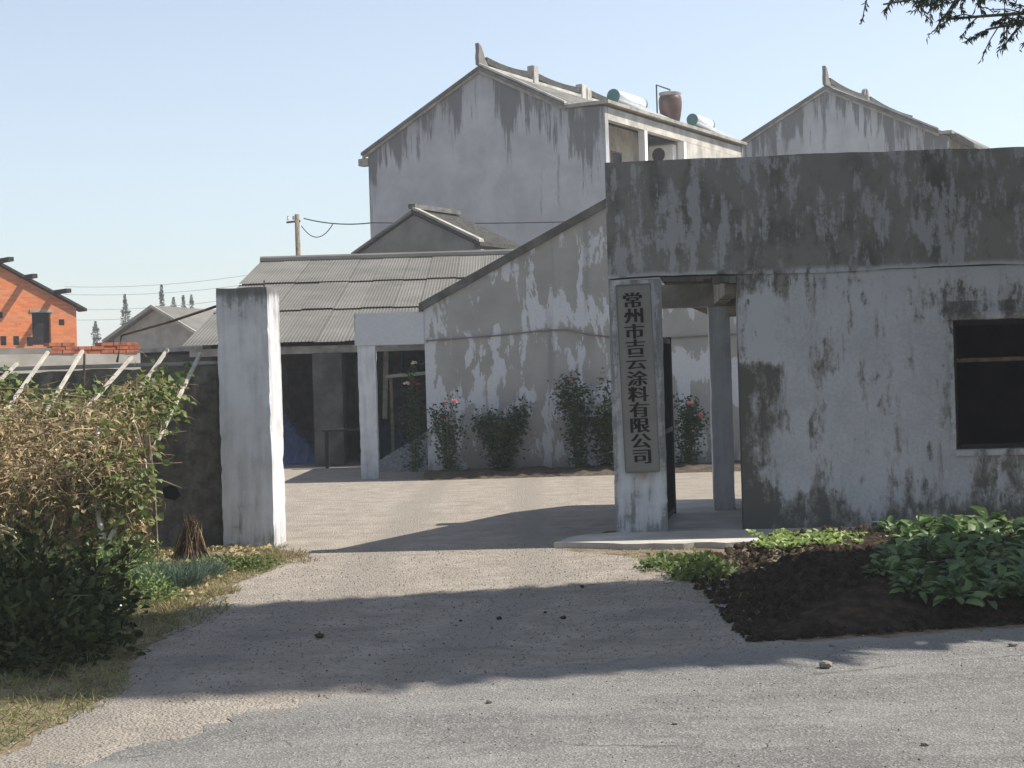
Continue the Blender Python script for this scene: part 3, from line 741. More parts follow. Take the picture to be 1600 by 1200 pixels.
for a in (0, 2.1, 4.2): MB().tube([(.24 * math.cos(a), .24 * math.sin(a), 0), (.24 * math.cos(a), .24 * math.sin(a), .8)], .03, 6).build('leg', MAT['blackmetal'], tk)
bn = empty('work_bench', (-3.2, 31.5, 0), 0, 'narrow dark wooden bench standing before the thick shed column', 'bench')
MB().box(-.55, .5, -.15, .15, .72, .77).build('top', MAT['darkwood'], bn)
for x in (-.48, .43):
    for y in (-.11, .11): MB().bar((x, y, 0), (x, y, .72), .05).build('leg', MAT['darkwood'], bn)
tag(MB().bar((-2.72, 33.9, .9), (-2.62, 33.6, 2.35), .10, .04).build('sunlit_gap_bar', MAT['palewood']), 'pale plank standing in for a sunlit gap beside the dark tank in the shed', 'sliver')  # pale bar painting in a sunlit gap at the back of the shed
tag(MB().bar((-2.6, 33.1, 1.78), (-1.3, 33.1, 1.86), .07).build('pale_pole', MAT['palewood']), 'pale horizontal pole seen through the workshop gateway', 'pole')
for x in (-2.5, -1.42): tag(MB().bar((x, 33.1, 0), (x, 33.1, 1.77 if x < -2 else 1.83), .06).build('rack_post', MAT['wood']), 'dark post holding up the pale pole in the shed', 'post', 'posts under the pale pole')

# ------------------------------------------------------------------ tall houses
def finial(name, parent, x, y0, z0, s=1.0, flip=1):
    p = [(0, 0), (.55, 0), (.50, .12), (.36, .22), (.28, .40), (.16, .58), (.0, .66), (.02, .45), (-.02, .25)]
    m = MB().prism([(y0 + flip * a * s, z0 + b * s) for a, b in p], 'x', x - .07, x + .07)
    return m.build(name, MAT['cement'], parent)
def tile_slope(x0, z0, x1, z1, y0, y1, pitch=.24, amp=.05, thick=.10):
    """tile roof slope: x0,z0 = ridge, x1,z1 = eave, rows of rounded tiles running down the slope"""
    k = max(2, int((y1 - y0) / pitch)); s = 4; vt = []; fs = []; nn = k * s
    for i in range(nn + 1):
        y = y0 + (y1 - y0) * i / nn; h = amp * abs(math.sin(math.pi * i / s))
        vt += [(x0, y, z0 + h), (x1, y, z1 + h), (x1, y, z1 - thick), (x0, y, z0 - thick)]
    for i in range(nn):
        a = i * 4
        for q in range(4): fs.append((a + q, a + (q+1) % 4, a + 4 + (q+1) % 4, a + 4 + q))
    fs += [(0, 1, 2, 3), tuple(nn * 4 + q for q in (3, 2, 1, 0))]
    return MB().add(vt, fs)
def house(loc, dz, gmat, length, label, segs, gallery=True, xr=-1.4):
    t = empty('tall_house', loc, math.radians(-30), label, 'house', 'tall whitewashed houses behind the workshop')
    W, pk, ea = 9.39, 12.34 + dz, 10.0 + dz; hx = -W / 2; k = (pk - ea) / (W / 2)
    zr = pk - k * (xr - hx)
    MB().prism([(-W, 0), (0, 0), (0, zr - .21), (xr, zr - .12), (hx, pk - .12), (-W, ea - .12)], 'y', 0, .24).build('gable_wall', gmat, t)
    MB().box(-W, -W + .24, .242, length, 0, ea - .15).build('rear_wall', MAT['cream'], t)
    MB().prism([(-W + .25, 0), (0, 0), (0, zr - .21), (xr, zr - .12), (hx, pk - .12), (-W + .25, ea - .12)], 'y', length - .24, length - .002).build('gable_wall', MAT['cement'], t)
    tile_slope(hx, pk, -W - .22, ea - .10, -.14, length + .1).build('roof_slope', MAT['tile'], t)
    tile_slope(hx + .002, pk, xr, zr, -.14, length + .1).build('roof_slope', MAT['tile'], t)
    # pale verge strips under the tiles on the gable
    MB().prism([(-W - .2, ea - .32), (hx, pk - .2), (hx, pk - .102), (-W - .2, ea - .20)], 'y', -.08, -.002).build('verge', MAT['concrete'], t)
    MB().prism([(hx + .002, pk - .2), (xr, zr - .22), (xr, zr - .102), (hx + .002, pk - .102)], 'y', -.08, -.002).build('verge', MAT['concrete'], t)
    MB().prism([(hx + .06, pk + .045), (xr, zr + .03), (xr, zr + .10), (hx + .06, pk + .12)], 'y', -.15, .0).build('verge_cap', MAT['cream'], t)
    MB().box(-W - .40, -W - .002, -.05, .28, ea - .55, ea - .30).build('corbel', MAT['concrete'], t)
    # ridge: white base course, dark tiles on edge, blocks at the party walls
    for (a, b) in segs:
        q = 7; vt = []; fs = []
        for i in range(q + 1):
            y = a + (b - a) * i / q; c = .10 * (abs(2 * i / q - 1) ** 2)
            vt += [(hx - .08, y, pk + .09 + c), (hx + .08, y, pk + .09 + c), (hx + .08, y, pk + .30 + c), (hx - .08, y, pk + .30 + c)]
        for i in range(q):
            for j in range(4): fs.append((i*4+j, i*4+(j+1) % 4, i*4+4+(j+1) % 4, i*4+4+j))
        fs += [(0, 1, 2, 3), tuple(q*4 + j for j in (3, 2, 1, 0))]
        MB().add(vt, fs).build('ridge_tiles', MAT['ridge'], t)
        MB().box(hx - .11, hx + .11, a, b, pk - .02, pk + .088).build('ridge_base', MAT['cream'], t)
    finial('ridge_finial', t, hx, -.12, pk + .06, 1.12)
    # flat gallery roof, beam, fascia
    MB().box(xr + .002, .18, -.10, length, zr - .13, zr - .02).build('gallery_roof', MAT['concrete'], t)
    MB().box(-.25, 0, .242, length - .25, zr - .62, zr - .212).build('gallery_beam', MAT['cream'], t)
    if gallery:
        fz = 7.1 + dz; gl = 6.5
        MB().box(-.25, -.002, .242, length - .25, 0, fz - .2).build('front_wall', MAT['cream'], t)
        MB().box(-1.7, .05, .242, gl, fz - .198, fz).build('gallery_floor', MAT['concrete'], t)
        MB().box(-1.8, -1.6, .242, length - .25, fz + .002, zr - .215).build('gallery_wall', MAT['cream'], t)
        for y in (3.0, 6.3): MB().box(-.24, -.002, y, y + .22, fz + .002, zr - .625).build('gallery_column', MAT['white'], t)
        MB().box(-.24, -.004, 6.522, length - .25, fz - .198, zr - .625).build('upper_wall', MAT['cream'], t)
        MB().box(-1.598, -.25, 6.3, 6.45, fz + .002, zr - .625).build('cross_wall', MAT['cream'], t)
        for (y0, y1, z0, z1) in ((.5, 1.3, .02, 2.5), (1.75, 2.7, .9, 2.5), (3.6, 4.4, .02, 2.5)):
            wnd = MB().box(-1.598, -1.56, y0, y1, fz + z0, fz + z1).build('opening_frame', MAT['wood'], t)
            MB().box(-1.558, -1.55, y0 + .07, y1 - .07, fz + z0 + .05, fz + z1 - .07).build('pane', MAT['glassdark'], wnd)
        for z in (.5, 1.0): MB().box(-.14, -.08, .25, 6.29, fz + z - .04, fz + z).build('rail', MAT['concrete'], t)
    else:
        MB().box(-.25, -.002, .242, length - .25, 0, zr - .625).build('front_wall', MAT['cream'], t)
    return t, hx, pk, xr, zr
h1, hx, pk, xr, zr = house((3.28, 52, 0), 0, MAT['gable'], 12.0, 'tall white house with streaked gable, rooftop jar and open upper gallery', [(.42, 3.55), (3.95, 7.6), (8.0, 11.9)])
for y, hh in ((3.57, .62), (7.3, .50), (7.75, .42)):
    MB().box(hx - .14, hx + .14, y, y + .36, pk - .1, pk + hh).build('ridge_block', MAT['cream'], h1, bevel=.02)
h2, *_ = house((16.65, 60.15, 0), .45, MAT['gable2'], 12.0, 'grey streaked gable house standing further right beyond the gatehouse parapet', [(.42, 5.2), (5.6, 11.8)], False, -.30)
finial('ridge_finial', h2, hx, 5.0, pk + .45 + .12, .8, -1); finial('ridge_finial', h2, hx, 5.15, pk + .45 + .12, .8, 1)
MB().prism([(.0, 10.62), (.35, 10.45), (.9, 10.05), (.9, 9.9), (.0, 10.3)], 'y', .3, 11.5).build('porch_roof', MAT['tile'], h2)

H1M = h1.matrix_basis.copy() if False else Matrix.Translation((3.28, 52, 0)) @ Matrix.Rotation(math.radians(-30), 4, 'Z')
def roof_thing(name, x, y, z, label, cat, group=None):
    p = H1M @ Vector((x, y, z)); return empty(name, p, math.radians(-30), label, cat, group)
def solar(y0, y1, lab, dz=0.0, s=1.0):
    t = roof_thing('solar_heater', -1.25, y0, zr - .02, lab, 'solar heater', 'solar water heaters on the house roof'); L = y1 - y0
    c = .74 + dz
    m = MB().tube([(0, .06, c), (0, L - .06, c)], .23 * s, 18); m.build('tank', MAT['tank'], t, True)
    for y in (0, L - .058): MB().tube([(0, y, c), (0, y + .058, c)], .245 * s, 18).build('end_cap', MAT['cap'], t)
    fr = MB().bar((.14, .05, c - .14), (1.18, .05, .06), .05).bar((.14, L - .05, c - .14), (1.18, L - .05, .06), .05).bar((1.18, .03, .06), (1.18, L - .03, .06), .06)
    fr.build('frame', MAT['tank'], t)
    k = int(L / .12)
    for i in range(k):
        y = .12 + (L - .24) * i / max(1, k - 1)
        MB().tube([(.14, y, c - .12), (1.16, y, .08)], .030, 6).build('vacuum_tube', MAT['glassdark'] if False else MAT['tank'], t)
    for y in (.08, L - .08):
        MB().bar((-.02, y, .0), (-.02, y, c - .2), .04).build('leg', MAT['cap'], t)
        MB().bar((1.16, y, .0), (1.16, y, .06), .04).build('leg', MAT['cap'], t)
    MB().add([(.1, .02, c - .2), (1.15, .02, .02), (.05, .02, .02)], [(0, 1, 2)]).build('side_panel', MAT['cap'], t)
    return t
solar(3.2, 5.5, 'white solar water heater with green end cap beside the brown rooftop jar')
solar(10.0, 11.7, 'smaller solar water heater at the far end of the tall house roof', .05, .95)
jr = roof_thing('water_jar', -.42, 6.15, zr - .018, 'large brown glazed water jar standing on the flat gallery roof', 'jar')
MB().lathe([(.26, 0), (.30, .05), (.36, .3), (.41, .62), (.42, .85), (.40, 1.0), (.36, 1.05), (.37, 1.10), (.40, 1.13), (.385, 1.16), (.33, 1.15)], 26).build('vessel', MAT['ceramic'], jr, True)
MB().lathe([(.372, 1.005), (.366, 1.05), (.405, 1.125), (.40, 1.165), (.34, 1.172)], 26).build('rim', MAT['concrete'], jr, True)
pp = roof_thing('water_pipe', -.42, 5.0, zr - .018, 'thin bent water pipe rising beside the brown rooftop jar', 'pipe')
MB().tube([(0, 0, 0), (0, 0, 1.28), (0, 1.15, 1.28), (0, 1.18, 1.16)], .028, 6).build('tube', MAT['cable'], pp)
ac = roof_thing('wall_unit', -1.25, 6.0, 9.12, 'white boxy unit with a round dark fan inside the gallery of the tall house', 'air conditioner')
MB().box(0, .95, 0, .28, .2, .85).build('case', MAT['white'], ac, bevel=.015)
MB().tube([(.38, -.015, .52), (.38, -.001, .52)], .25, 20).build('fan_grille', MAT['dark'], ac)
MB().bar((.15, .0, .18), (.15, .29, .18), .03).build('bracket', MAT['blackmetal'], ac); MB().bar((.8, .0, .18), (.8, .29, .18), .03).build('bracket', MAT['blackmetal'], ac)
aw = roof_thing('awning', -.06, 3.3, 8.33, 'small white sloping awning panel over the gallery rail', 'awning')
MB().add([(-.2, 0, .42), (-.2, 2.3, .42), (.35, 2.35, .16), (.35, -.05, .16), (-.2, 0, .39), (-.2, 2.3, .39), (.35, 2.35, .13), (.35, -.05, .13)], [(0,1,2,3),(7,6,5,4),(0,3,7,4),(1,0,4,5),(2,1,5,6),(3,2,6,7)]).build('panel', MAT['white'], aw)
for y in (.1, 2.2): MB().bar((-.12, y, -.28), (-.12, y, .37), .03).build('bracket', MAT['blackmetal'], aw)

# small grey tiled outhouse in front
oh = empty('tiled_outhouse', (-.96, 46, 0), math.radians(-30), 'small grey rendered outhouse with a tiled roof below the tall gable', 'house')
MB().prism([(-4.02, 0), (0, 0), (0, 5.62), (-2.05, 6.60), (-4.02, 5.62)], 'y', 0, 2.3).build('walls', MAT['cement'], oh)
tile_slope(-2.05, 6.72, .26, 5.60, -.12, 2.5, .17, .06, .06).build('roof_slope', MAT['ridge'], oh); tile_slope(-2.052, 6.72, -4.28, 5.60, -.12, 2.5, .17, .06, .06).build('roof_slope', MAT['tile'], oh)
MB().box(-2.17, -1.93, -.1, 2.45, 6.78, 6.92).build('ridge', MAT['tile'], oh)
MB().prism([(-2.0, 6.75), (.26, 5.645), (.26, 5.73), (-2.0, 6.83)], 'y', -.16, .10).build('verge_cap', MAT['concrete'], oh)
MB().box(.002, .20, .02, 2.3, 5.28, 5.44).build('eave_band', MAT['cream'], oh); MB().box(-4.32, -4.03, -.05, .3, 5.28, 5.44).build('corbel', MAT['concrete'], oh)

# ------------------------------------------------------------------ far left
fh = empty('grey_cottage', (-16.6, 75, 0), math.radians(-20), 'distant low grey cottage with pale verges beyond the boundary wall', 'house')
MB().prism([(-2.3, 0), (2.3, 0), (2.3, 4.25), (0, 5.55), (-2.3, 4.25)], 'y', 0, 7).build('walls', MAT['farwall'], fh)
for s in (-1, 1):
    MB().prism([(0, 5.60), (s * 2.75, 4.05), (s * 2.75, 4.15), (0, 5.72)], 'y', -.3, 7.3).build('roof_slope', MAT['tile'] if s < 0 else MAT['sheet'], fh)
    MB().prism([(s * .002, 5.60), (s * 2.75, 4.05), (s * 2.75, 4.20), (s * .002, 5.76)], 'y', -.38, -.302).build('verge', MAT['cream'] if s > 0 else MAT['concrete'], fh)
ls = empty('lean_to', (-9.0, 40, 0), 0, 'dark open lean-to between the grey cottage and the corrugated shed', 'shed')
MB().box(-1.3, 1.6, .3, 3, 0, 2.55).build('walls', MAT['darkcon'], ls); MB().prism([(-1.5, 2.6), (1.7, 2.62), (1.7, 2.72), (-1.5, 2.70)], 'y', 0, 3.2).build('roof', MAT['concrete'], ls)
gw = empty('yard_wall', (-6.95, 30, 0), math.radians(42), 'grey cement yard wall topped with red brick courses left of the shed', 'wall')
MB().box(-5.5, 0, 0, .24, 0, 2.34).build('wall_body', MAT['farwall'], gw)
for x0, z1 in ((-5.5, 2.40), (-4.0, 2.43), (-2.75, 2.45)): MB().box(x0, x0 + 1.2, 0.003, .237, 2.342, z1).build('coping', MAT['cement'], gw)
for j in range(3):
    for i in range(7):
        if j == 2 and i in (2, 3): continue
        MB().box(-1.82 + i * .255 + (.12 if j % 2 else 0) * .5, -1.82 + i * .255 + .24 + (.12 if j % 2 else 0) * .5, -.01 + random.uniform(-.01, .01), .23, 2.345 + j * .068, 2.345 + j * .068 + .06).build('brick', MAT['brickred'], gw)
for j in range(2):
    for i in range(4): MB().box(-4.9 + i * .255 + j * .1, -4.66 + i * .255 + j * .1, -.012, .23, 2.445 + j * .068, 2.505 + j * .068).build('brick', MAT['brickred'], gw)
# orange brick building
bb = empty('brick_building', (-14.9, 55, 0), math.radians(42), 'unfinished bright orange brick building with projecting roof purlins', 'building')
sl = .50
def bz(x): return 4.62 - sl * x
# wall panels around the doorway; small holes are painted on as dark plates
DX0, DX1 = -1.62, -.95
m = MB()
def panel(x0, x1, z0, z1=None):
    m.add([(x0,0,z0),(x1,0,z0),(x1,.24,z0),(x0,.24,z0),(x0,0,z1 if z1 else bz(x0)),(x1,0,z1 if z1 else bz(x1)),(x1,.24,z1 if z1 else bz(x1)),(x0,.24,z1 if z1 else bz(x0))],
          [(0,3,2,1),(4,5,6,7),(0,1,5,4),(1,2,6,5),(2,3,7,6),(3,0,4,7)])
panel(-9, DX0, 0); panel(DX1, 0, 0); panel(DX0, DX1, 4.55); panel(DX0, DX1, 0, 3.35)
m.build('wall', MAT['brick'], bb)
MB().box(-9, -.02, 5, 5.2, 0, 5).build('rear_wall', MAT['dark'], bb); MB().box(-.24, 0, .242, 5, 0, 4.6).build('end_wall', MAT['brick'], bb)
MB().box(DX0 + .002, DX1 - .002, .12, .18, 3.352, 4.44).build('doorway_shade', MAT['dark'], bb)  # dark panel painting in the unlit interior of the open doorway
MB().box(DX0 - .08, DX1 + .08, -.03, .2, 4.45, 4.552).build('door_lintel', MAT['concrete'], bb)
for x, z in ((-2.75, 4.35), (-.55, 4.12), (-3.1, 5.1), (-2.65, 3.45), (-2.2, 3.45), (-1.72, 3.42)):
    MB().box(x - .1, x + .1, -.004, .02, z - .1, z + .1 + (.1 if z < 3.5 else 0)).build('putlog_shade', MAT['dark'], bb)  # dark plates paint the shade of small holes on the uncut wall
MB().prism([(.35, 4.50), (-9, 4.62 + 4.5), (-9, 4.62 + 4.60), (.35, 4.59)], 'y', -.12, .5).build('rafter', MAT['darkwood'], bb)
MB().prism([(.2, 4.66), (-9, 4.62 + 4.70), (-9, 4.62 + 4.76), (.2, 4.72)], 'y', .502, 5.3).build('roof', MAT['darkwood'], bb)  # slab added to keep the sun out of the interior
for x in (-.75, -1.75, -2.75, -3.75): MB().box(x - .09, x + .09, -1.0 if x in (-.75, -2.75) else -.6, .5, bz(x) + .07, bz(x) + .21).build('purlin', MAT['darkwood'], bb)
# utility pole and lines
up_ = empty('utility_pole', (-7.85, 60, 0), 0, 'grey concrete utility pole rising behind the corrugated shed roof', 'pole')
MB().tube([(0, 0, 0), (-.02, 0, 8.15)], [.13, .09], 10).build('shaft', MAT['wood'], up_, True)
MB().bar((-.42, 0, 7.86), (.1, 0, 7.9), .07).build('crossarm', MAT['rustmetal'], up_)
for x in (-.36, -.16): MB().lathe([(.03, 0), (.05, .05), (.03, .1), (.045, .14)], 8, (x, 0, 7.95)).build('insulator', MAT['white'], up_)
def wire(a, b, sag, r, label, group=None):
    a, b = Vector(a), Vector(b); pts = [a.lerp(b, i / 14) - Vector((0, 0, sag * 4 * (i / 14) * (1 - i / 14))) for i in range(15)]
    o = MB().tube(pts, r, 5).build('power_line', MAT['cable']); return tag(o, label, 'cable', group)
wire((-7.6, 59.9, 7.98), at(582, 348, 56), .12, .022, 'power line from the utility pole to the corner of the tall house')
wire((-7.7, 59.9, 7.7), at(520, 350, 58), .45, .018, 'slack wire loop hanging beside the utility pole head')
wire(at(582, 348, 56), at(944, 345, 51.5), .05, .016, 'thin line stapled across the tall streaked gable')
for y0, y1 in ((436, 415), (448, 430), (472, 448), (488, 462)):
    wire(at(100, y0 + 12, 140), at(470, y1, 140), .6, .014, 'faint distant overhead line crossing the sky above the far trees', 'distant overhead lines')

# far trees
def conifer_mesh(h, r, n, seed):
    t = rng.uniform(0, 1, n) ** .75; lay = np.clip(t + .018 * np.sin(t * 55 + seed * 1.7), 0, 1)
    a0 = rng.uniform(0, 6.28, n); zz = h * (.12 + .88 * lay); rad = r * 1.25 * (1 - lay) ** .9 * (.35 + .65 * rng.uniform(0, 1, n)) * (.72 + .28 * np.sin(lay * 23 + seed * 2.1) + .2 * np.sin(a0 * 3 + lay * 17))
    a = a0; q = rng.uniform(.1, 1, n) ** .6
    P = np.stack([np.cos(a) * rad * q, np.sin(a) * rad * q, zz + q * rad * .25], 1)
    D = np.stack([np.cos(a), np.sin(a), rng.uniform(-.3, .5, n)], 1)
    return leaves('crown', P, D, rng.uniform(.2, .5, n) * (.3 + .7 * (1 - lay)), rng.uniform(.06, .14, n), .2, .2)
cm = [conifer_mesh(1, .17, 1, 0)] and [None, None]
def far_tree(px, ptop, Y, pbase_r, label, k):
    top = at(px, ptop, Y); h = top.z
    t = empty('conifer_tree', (top.x, Y, 0), 0, label, 'tree', 'distant conifers beyond the cottage')
    MB().tube([(0, 0, 0), (0, 0, h * .97)], [h * .014, .02], 6).build('trunk', MAT['bark'], t)
    link('crown', conifer_mesh(h, h * pbase_r, 2600, k), MAT['leaf_far'], t)
far_tree(195, 460, 130, .14, 'slim tall conifer standing alone just left of the grey cottage roof', 1)
far_tree(252, 446, 135, .12, 'slender tall conifer rising right behind the cottage ridge', 2)
far_tree(271, 464, 150, .17, 'short conifer beside the slender one behind the cottage', 3)
far_tree(286, 459, 155, .15, 'middle conifer of the cluster behind the cottage', 4)
far_tree(299, 461, 155, .14, 'last conifer of the cluster behind the cottage, next to the rod', 5)
far_tree(149, 503, 140, .22, 'small conifer between the brick building and the cottage', 6)
n = 9000; P = np.stack([rng.uniform(-75, 10, n), rng.uniform(185, 200, n), np.zeros(n)], 1); P[:, 2] = rng.uniform(0, 1, n) * (3.6 + 1.2 * np.sin(P[:, 0] * .35) + .8 * np.sin(P[:, 0] * 1.1))
tag(link('far_woodland', leaves('far_woodland', P, rand_dirs(n, -.3, .9), rng.uniform(.6, 1.2, n), rng.uniform(.5, .9, n)), MAT['leaf_far']), 'low green band of distant woodland on the horizon', 'woodland', kind='stuff')

# ================================================================== PLANTS, LEFT
# trellis poles leaning on the boundary wall
for (x0, y0, x1, y1) in ((4, 590, 27, 568), (39, 600, 75, 550), (98, 600, 129, 548), (168, 601, 206, 558), (229, 593, 262, 546), (293, 593, 313, 552)):
    T = at(x1, y1, 16.12); k = (y1 - 700) / (y1 - y0); B = at(x1 + (x0 - x1) * k, 700, 14.9)
    d = (B - T); B = T + d * (T.z / -d.z)
    tag(MB().bar(T, B + (T - B) * .001, .030, .028).build('trellis_pole', MAT['palewood']), 'pale trellis pole leaning against the mossy boundary wall among creepers', 'pole', 'leaning trellis poles')
# creepers: a sagging mat from the wall top, over the trellis and hanging in front
def mat_pts(n, x0, x1, smin, smax, thick):
    X = rng.uniform(x0, x1, n); s = rng.uniform(smin, smax, n)
    Y = np.where(s < .7, 16.0 - s / .7 * 2.0, 14.0 - .1 * (s - .7)); Z = np.where(s < .7, 1.62 - (s / .7) ** 1.3 * .72, .90 - (s - .7) / .3 * .45)
    Z = Z + .09 * np.sin(X * 3.3) + .06 * np.sin(X * 7.1 + s * 5) - .10 * np.clip((X + 3.5) / .4, 0, 1) ** 2
    P = np.stack([X, Y, Z], 1) + rng.normal(0, thick, (n, 3)); return P, s
dv = empty('dried_creeper', (0, 0, 0), 0, 'thick mat of withered brown creeper leaves hanging over the trellis', 'creeper')
P, s = mat_pts(11500, -5.6, -3.42, .2, .90, .125)
keep = (rng.uniform(0, 1, len(P)) < np.clip(1.35 - 1.2 * np.abs(s - .6) / .35, .1, 1)); P = P[keep]; n = len(P)
link('leaves', leaves('dry_leaves', P, rand_dirs(n, -1, .3), np.clip(rng.lognormal(-3.1, .45, n), .015, .13), np.clip(rng.lognormal(-4.1, .5, n), .005, .06), .5, .35), MAT['leaf_dry'], dv)
P, s_ = mat_pts(4200, -5.6, -3.4, .22, .88, .12); n = len(P)
link('straw_strands', leaves('strands', P, rand_dirs(n, -1, .45), rng.uniform(.10, .30, n), rng.uniform(.005, .011, n), .3, .5, blade=True), MAT['strand'], dv)
m = MB()
for i in range(60):
    x = random.uniform(-5.5, -3.35); y = random.uniform(14.15, 14.5); z1 = random.uniform(.9, 1.3); z0 = 0.0 if i % 3 == 0 else random.uniform(.25, .7)
    m.tube([(x, y, z1), (x + random.uniform(-.1, .1), y - .03, (z0 + z1) / 2), (x + random.uniform(-.15, .15), y - .05 + random.uniform(-.1, .1), z0)], [.008, .007, .006], 5)
for i in range(150):
    x = random.uniform(-5.6, -3.5); y = random.uniform(13.85, 15.8); z = 1.62 - ((16.0 - y) / 2.0) ** 1.3 * .72
    m.tube([(x, y, z), (x + random.uniform(-.25, .3), y + random.uniform(-.15, .15), z + random.uniform(.0, .14)), (x + random.uniform(-.5, .7), y + random.uniform(-.3, .2), z + random.uniform(-.12, .16))], [.007, .006, .003], 5)
m.build('stems', MAT['drystem'], dv)
n = 1500; X = rng.uniform(-5.3, -3.3, n); X = np.round(X * 6) / 6 + rng.normal(0, .06, n); P = np.stack([X, 14.15 + rng.normal(0, .08, n), rng.uniform(.12, .7, n) ** 1.0], 1)
link('hanging_leaves', leaves('hang_leaves', P, rand_dirs(n, -1, 0), rng.uniform(.04, .09, n), rng.uniform(.02, .05, n), .5, .3), MAT['leaf_dry'], dv)
gv = empty('gourd_vine', (0, 0, 0), 0, 'green broad leaved vine on top and at the open end of the trellis', 'vine')
P1, s1 = mat_pts(1300, -5.6, -3.25, 0, .34, .07); P2, s2 = mat_pts(520, -3.75, -3.2, .2, 1.02, .10); P3, s3 = mat_pts(330, -5.6, -3.4, .3, .95, .09)
P = np.concatenate([P1, P2, P3]); n = len(P)
link('leaves', leaves('vine_leaves', P, rand_dirs(n, -.6, .3), rng.uniform(.045, .10, n), rng.uniform(.04, .09, n), .22, .3, True, rand_dirs(n, .2, 1), None, .05), MAT['leaf_vine'], gv)
m = MB()
for i in range(14):
    x = random.uniform(-3.7, -3.25); m.tube([(x, 14.3, 1.2), (x + .05, 14.25, .7), (x + random.uniform(-.1, .1), 14.2, 0)], .009, 5)
m.build('stems', MAT['drystem'], gv)
# thick trunk of the creeper
tag(MB().tube([(-3.55, 13.9, -.01), (-3.62, 13.95, .4), (-3.72, 14.1, .8), (-3.70, 14.3, 1.28)], [.035, .03, .025, .015], 8).build('creeper_stem', MAT['palewood'], smooth=True), 'pale bent woody stem rising from the weeds into the creeper', 'stem')

def plant(name, P, D, L, W, mat, loc, label, cat, group=None, stems=None, rich=False, droop=.2, fold=.2, wav=0.0):
    t = empty(name, loc, 0, label, cat, group)
    link('leaves', leaves(name + '_leaves', P, D, L, W, fold, droop, rich, None, None, wav), mat, t)
    if stems: stems.build('stems', MAT['greenstem'], t)
    return t
def bushy(name, loc, rx, ry, h, n, L, W, mat, label, cat, group=None, rich=False):
    d = rand_dirs(n, 0, 1); r = rng.uniform(.35, 1, n) ** .6
    lump = 1 + (.38 if name == 'leafy_bush' else .22) * np.sin(d[:, 0] * 6 + loc[0] * 9) * np.cos(d[:, 1] * 5 + loc[1] * 3)
    P = d * (r * lump)[:, None] * np.array([rx, ry, h]) ; P += rng.normal(0, .05 if name == 'leafy_bush' else .015, P.shape); P[:, 2] = np.maximum(P[:, 2], .02)
    D = unit(d * .7 + rand_dirs(n, -.4, .8) * .8)
    m = MB()
    for i in range(8):
        a = random.uniform(0, 6.28); m.tube([(0, 0, -.01), (rx * .3 * math.cos(a), ry * .3 * math.sin(a), h * .5), (rx * .7 * math.cos(a), ry * .7 * math.sin(a), h * .85)], [.01, .008, .004], 5)
    for i in range(10 if name == 'leafy_bush' else 0):
        a = random.uniform(0, 6.28); q = random.uniform(.3, .95); m.tube([(rx * q * .5 * math.cos(a), ry * q * .5 * math.sin(a), .05), (rx * q * math.cos(a), ry * q * math.sin(a), h * random.uniform(.7, 1.15)), (rx * (q + .15) * math.cos(a + .2), ry * (q + .15) * math.sin(a + .2), h * random.uniform(.7, 1.3))], [.006, .005, .002], 5)
    return plant(name, P, D, rng.uniform(L * .6, L, n), rng.uniform(W * .6, W, n), mat, loc, label, cat, group, m, rich)
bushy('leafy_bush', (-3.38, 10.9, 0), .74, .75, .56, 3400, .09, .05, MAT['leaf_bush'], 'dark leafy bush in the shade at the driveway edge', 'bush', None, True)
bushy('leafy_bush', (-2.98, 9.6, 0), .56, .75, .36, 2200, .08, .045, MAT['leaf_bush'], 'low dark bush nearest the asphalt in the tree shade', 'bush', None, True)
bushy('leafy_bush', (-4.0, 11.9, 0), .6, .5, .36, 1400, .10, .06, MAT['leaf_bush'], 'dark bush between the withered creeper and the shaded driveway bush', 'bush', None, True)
bushy('green_weed', (-3.3, 13.3, 0), .42, .4, .36, 1300, .06, .028, MAT['leaf_weed'], 'bright green weed clump below the creeper', 'weed')
bushy('green_weed', (-3.3, 12.55, 0), .40, .35, .30, 1200, .06, .026, MAT['leaf_weed'], 'green weed clump touching the dark shaded bush', 'weed')
bushy('green_weed', (-2.5, 13.95, 0), .40, .28, .11, 700, .055, .032, MAT['leaf_vine'], 'low yellowish weed patch in front of the white gate pillar', 'weed')
bushy('green_weed', (-2.86, 11.9, 0), .36, .34, .22, 900, .055, .024, MAT['leaf_weed'], 'green weed clump leaning over the sunlit driveway edge', 'weed')
def tuft(loc, r, h, n, mat, label, group=None, cat='grass'):
    a = rng.uniform(0, 6.28, n); q = r * np.sqrt(rng.uniform(0, 1, n)); P = np.stack([np.cos(a) * q, np.sin(a) * q, np.zeros(n)], 1)
    D = np.stack([np.cos(a) * .5 + rng.normal(0, .25, n), np.sin(a) * .5 + rng.normal(0, .25, n), np.ones(n)], 1)
    t = empty('grass_tuft', loc, 0, label, cat, group); link('blades', leaves('blades', P, D, rng.uniform(.5, 1, n) * h, .007, .3, .5, blade=True), mat, t); return t
tuft((-2.78, 12.75, 0), .24, .28, 900, MAT['leaf_blue'], 'bluish green grass tuft at the sunlit driveway edge')
tuft((-2.72, 13.35, 0), .22, .24, 700, MAT['leaf_blue'], 'bluish green grass tuft behind the other one near the straw bundle')
for i, (x, y, r, h, n_) in enumerate(((-2.46, 11.6, .2, .07, 160), (-2.35, 12.4, .2, .09, 220), (-2.15, 14.9, .22, .10, 260), (-2.0, 14.5, .2, .06, 160))):
    tuft((x, y, 0), r, h, n_, MAT['drygrass'], 'short straw coloured dry grass tuft along the left driveway edge', 'dry tufts along the driveway edge')
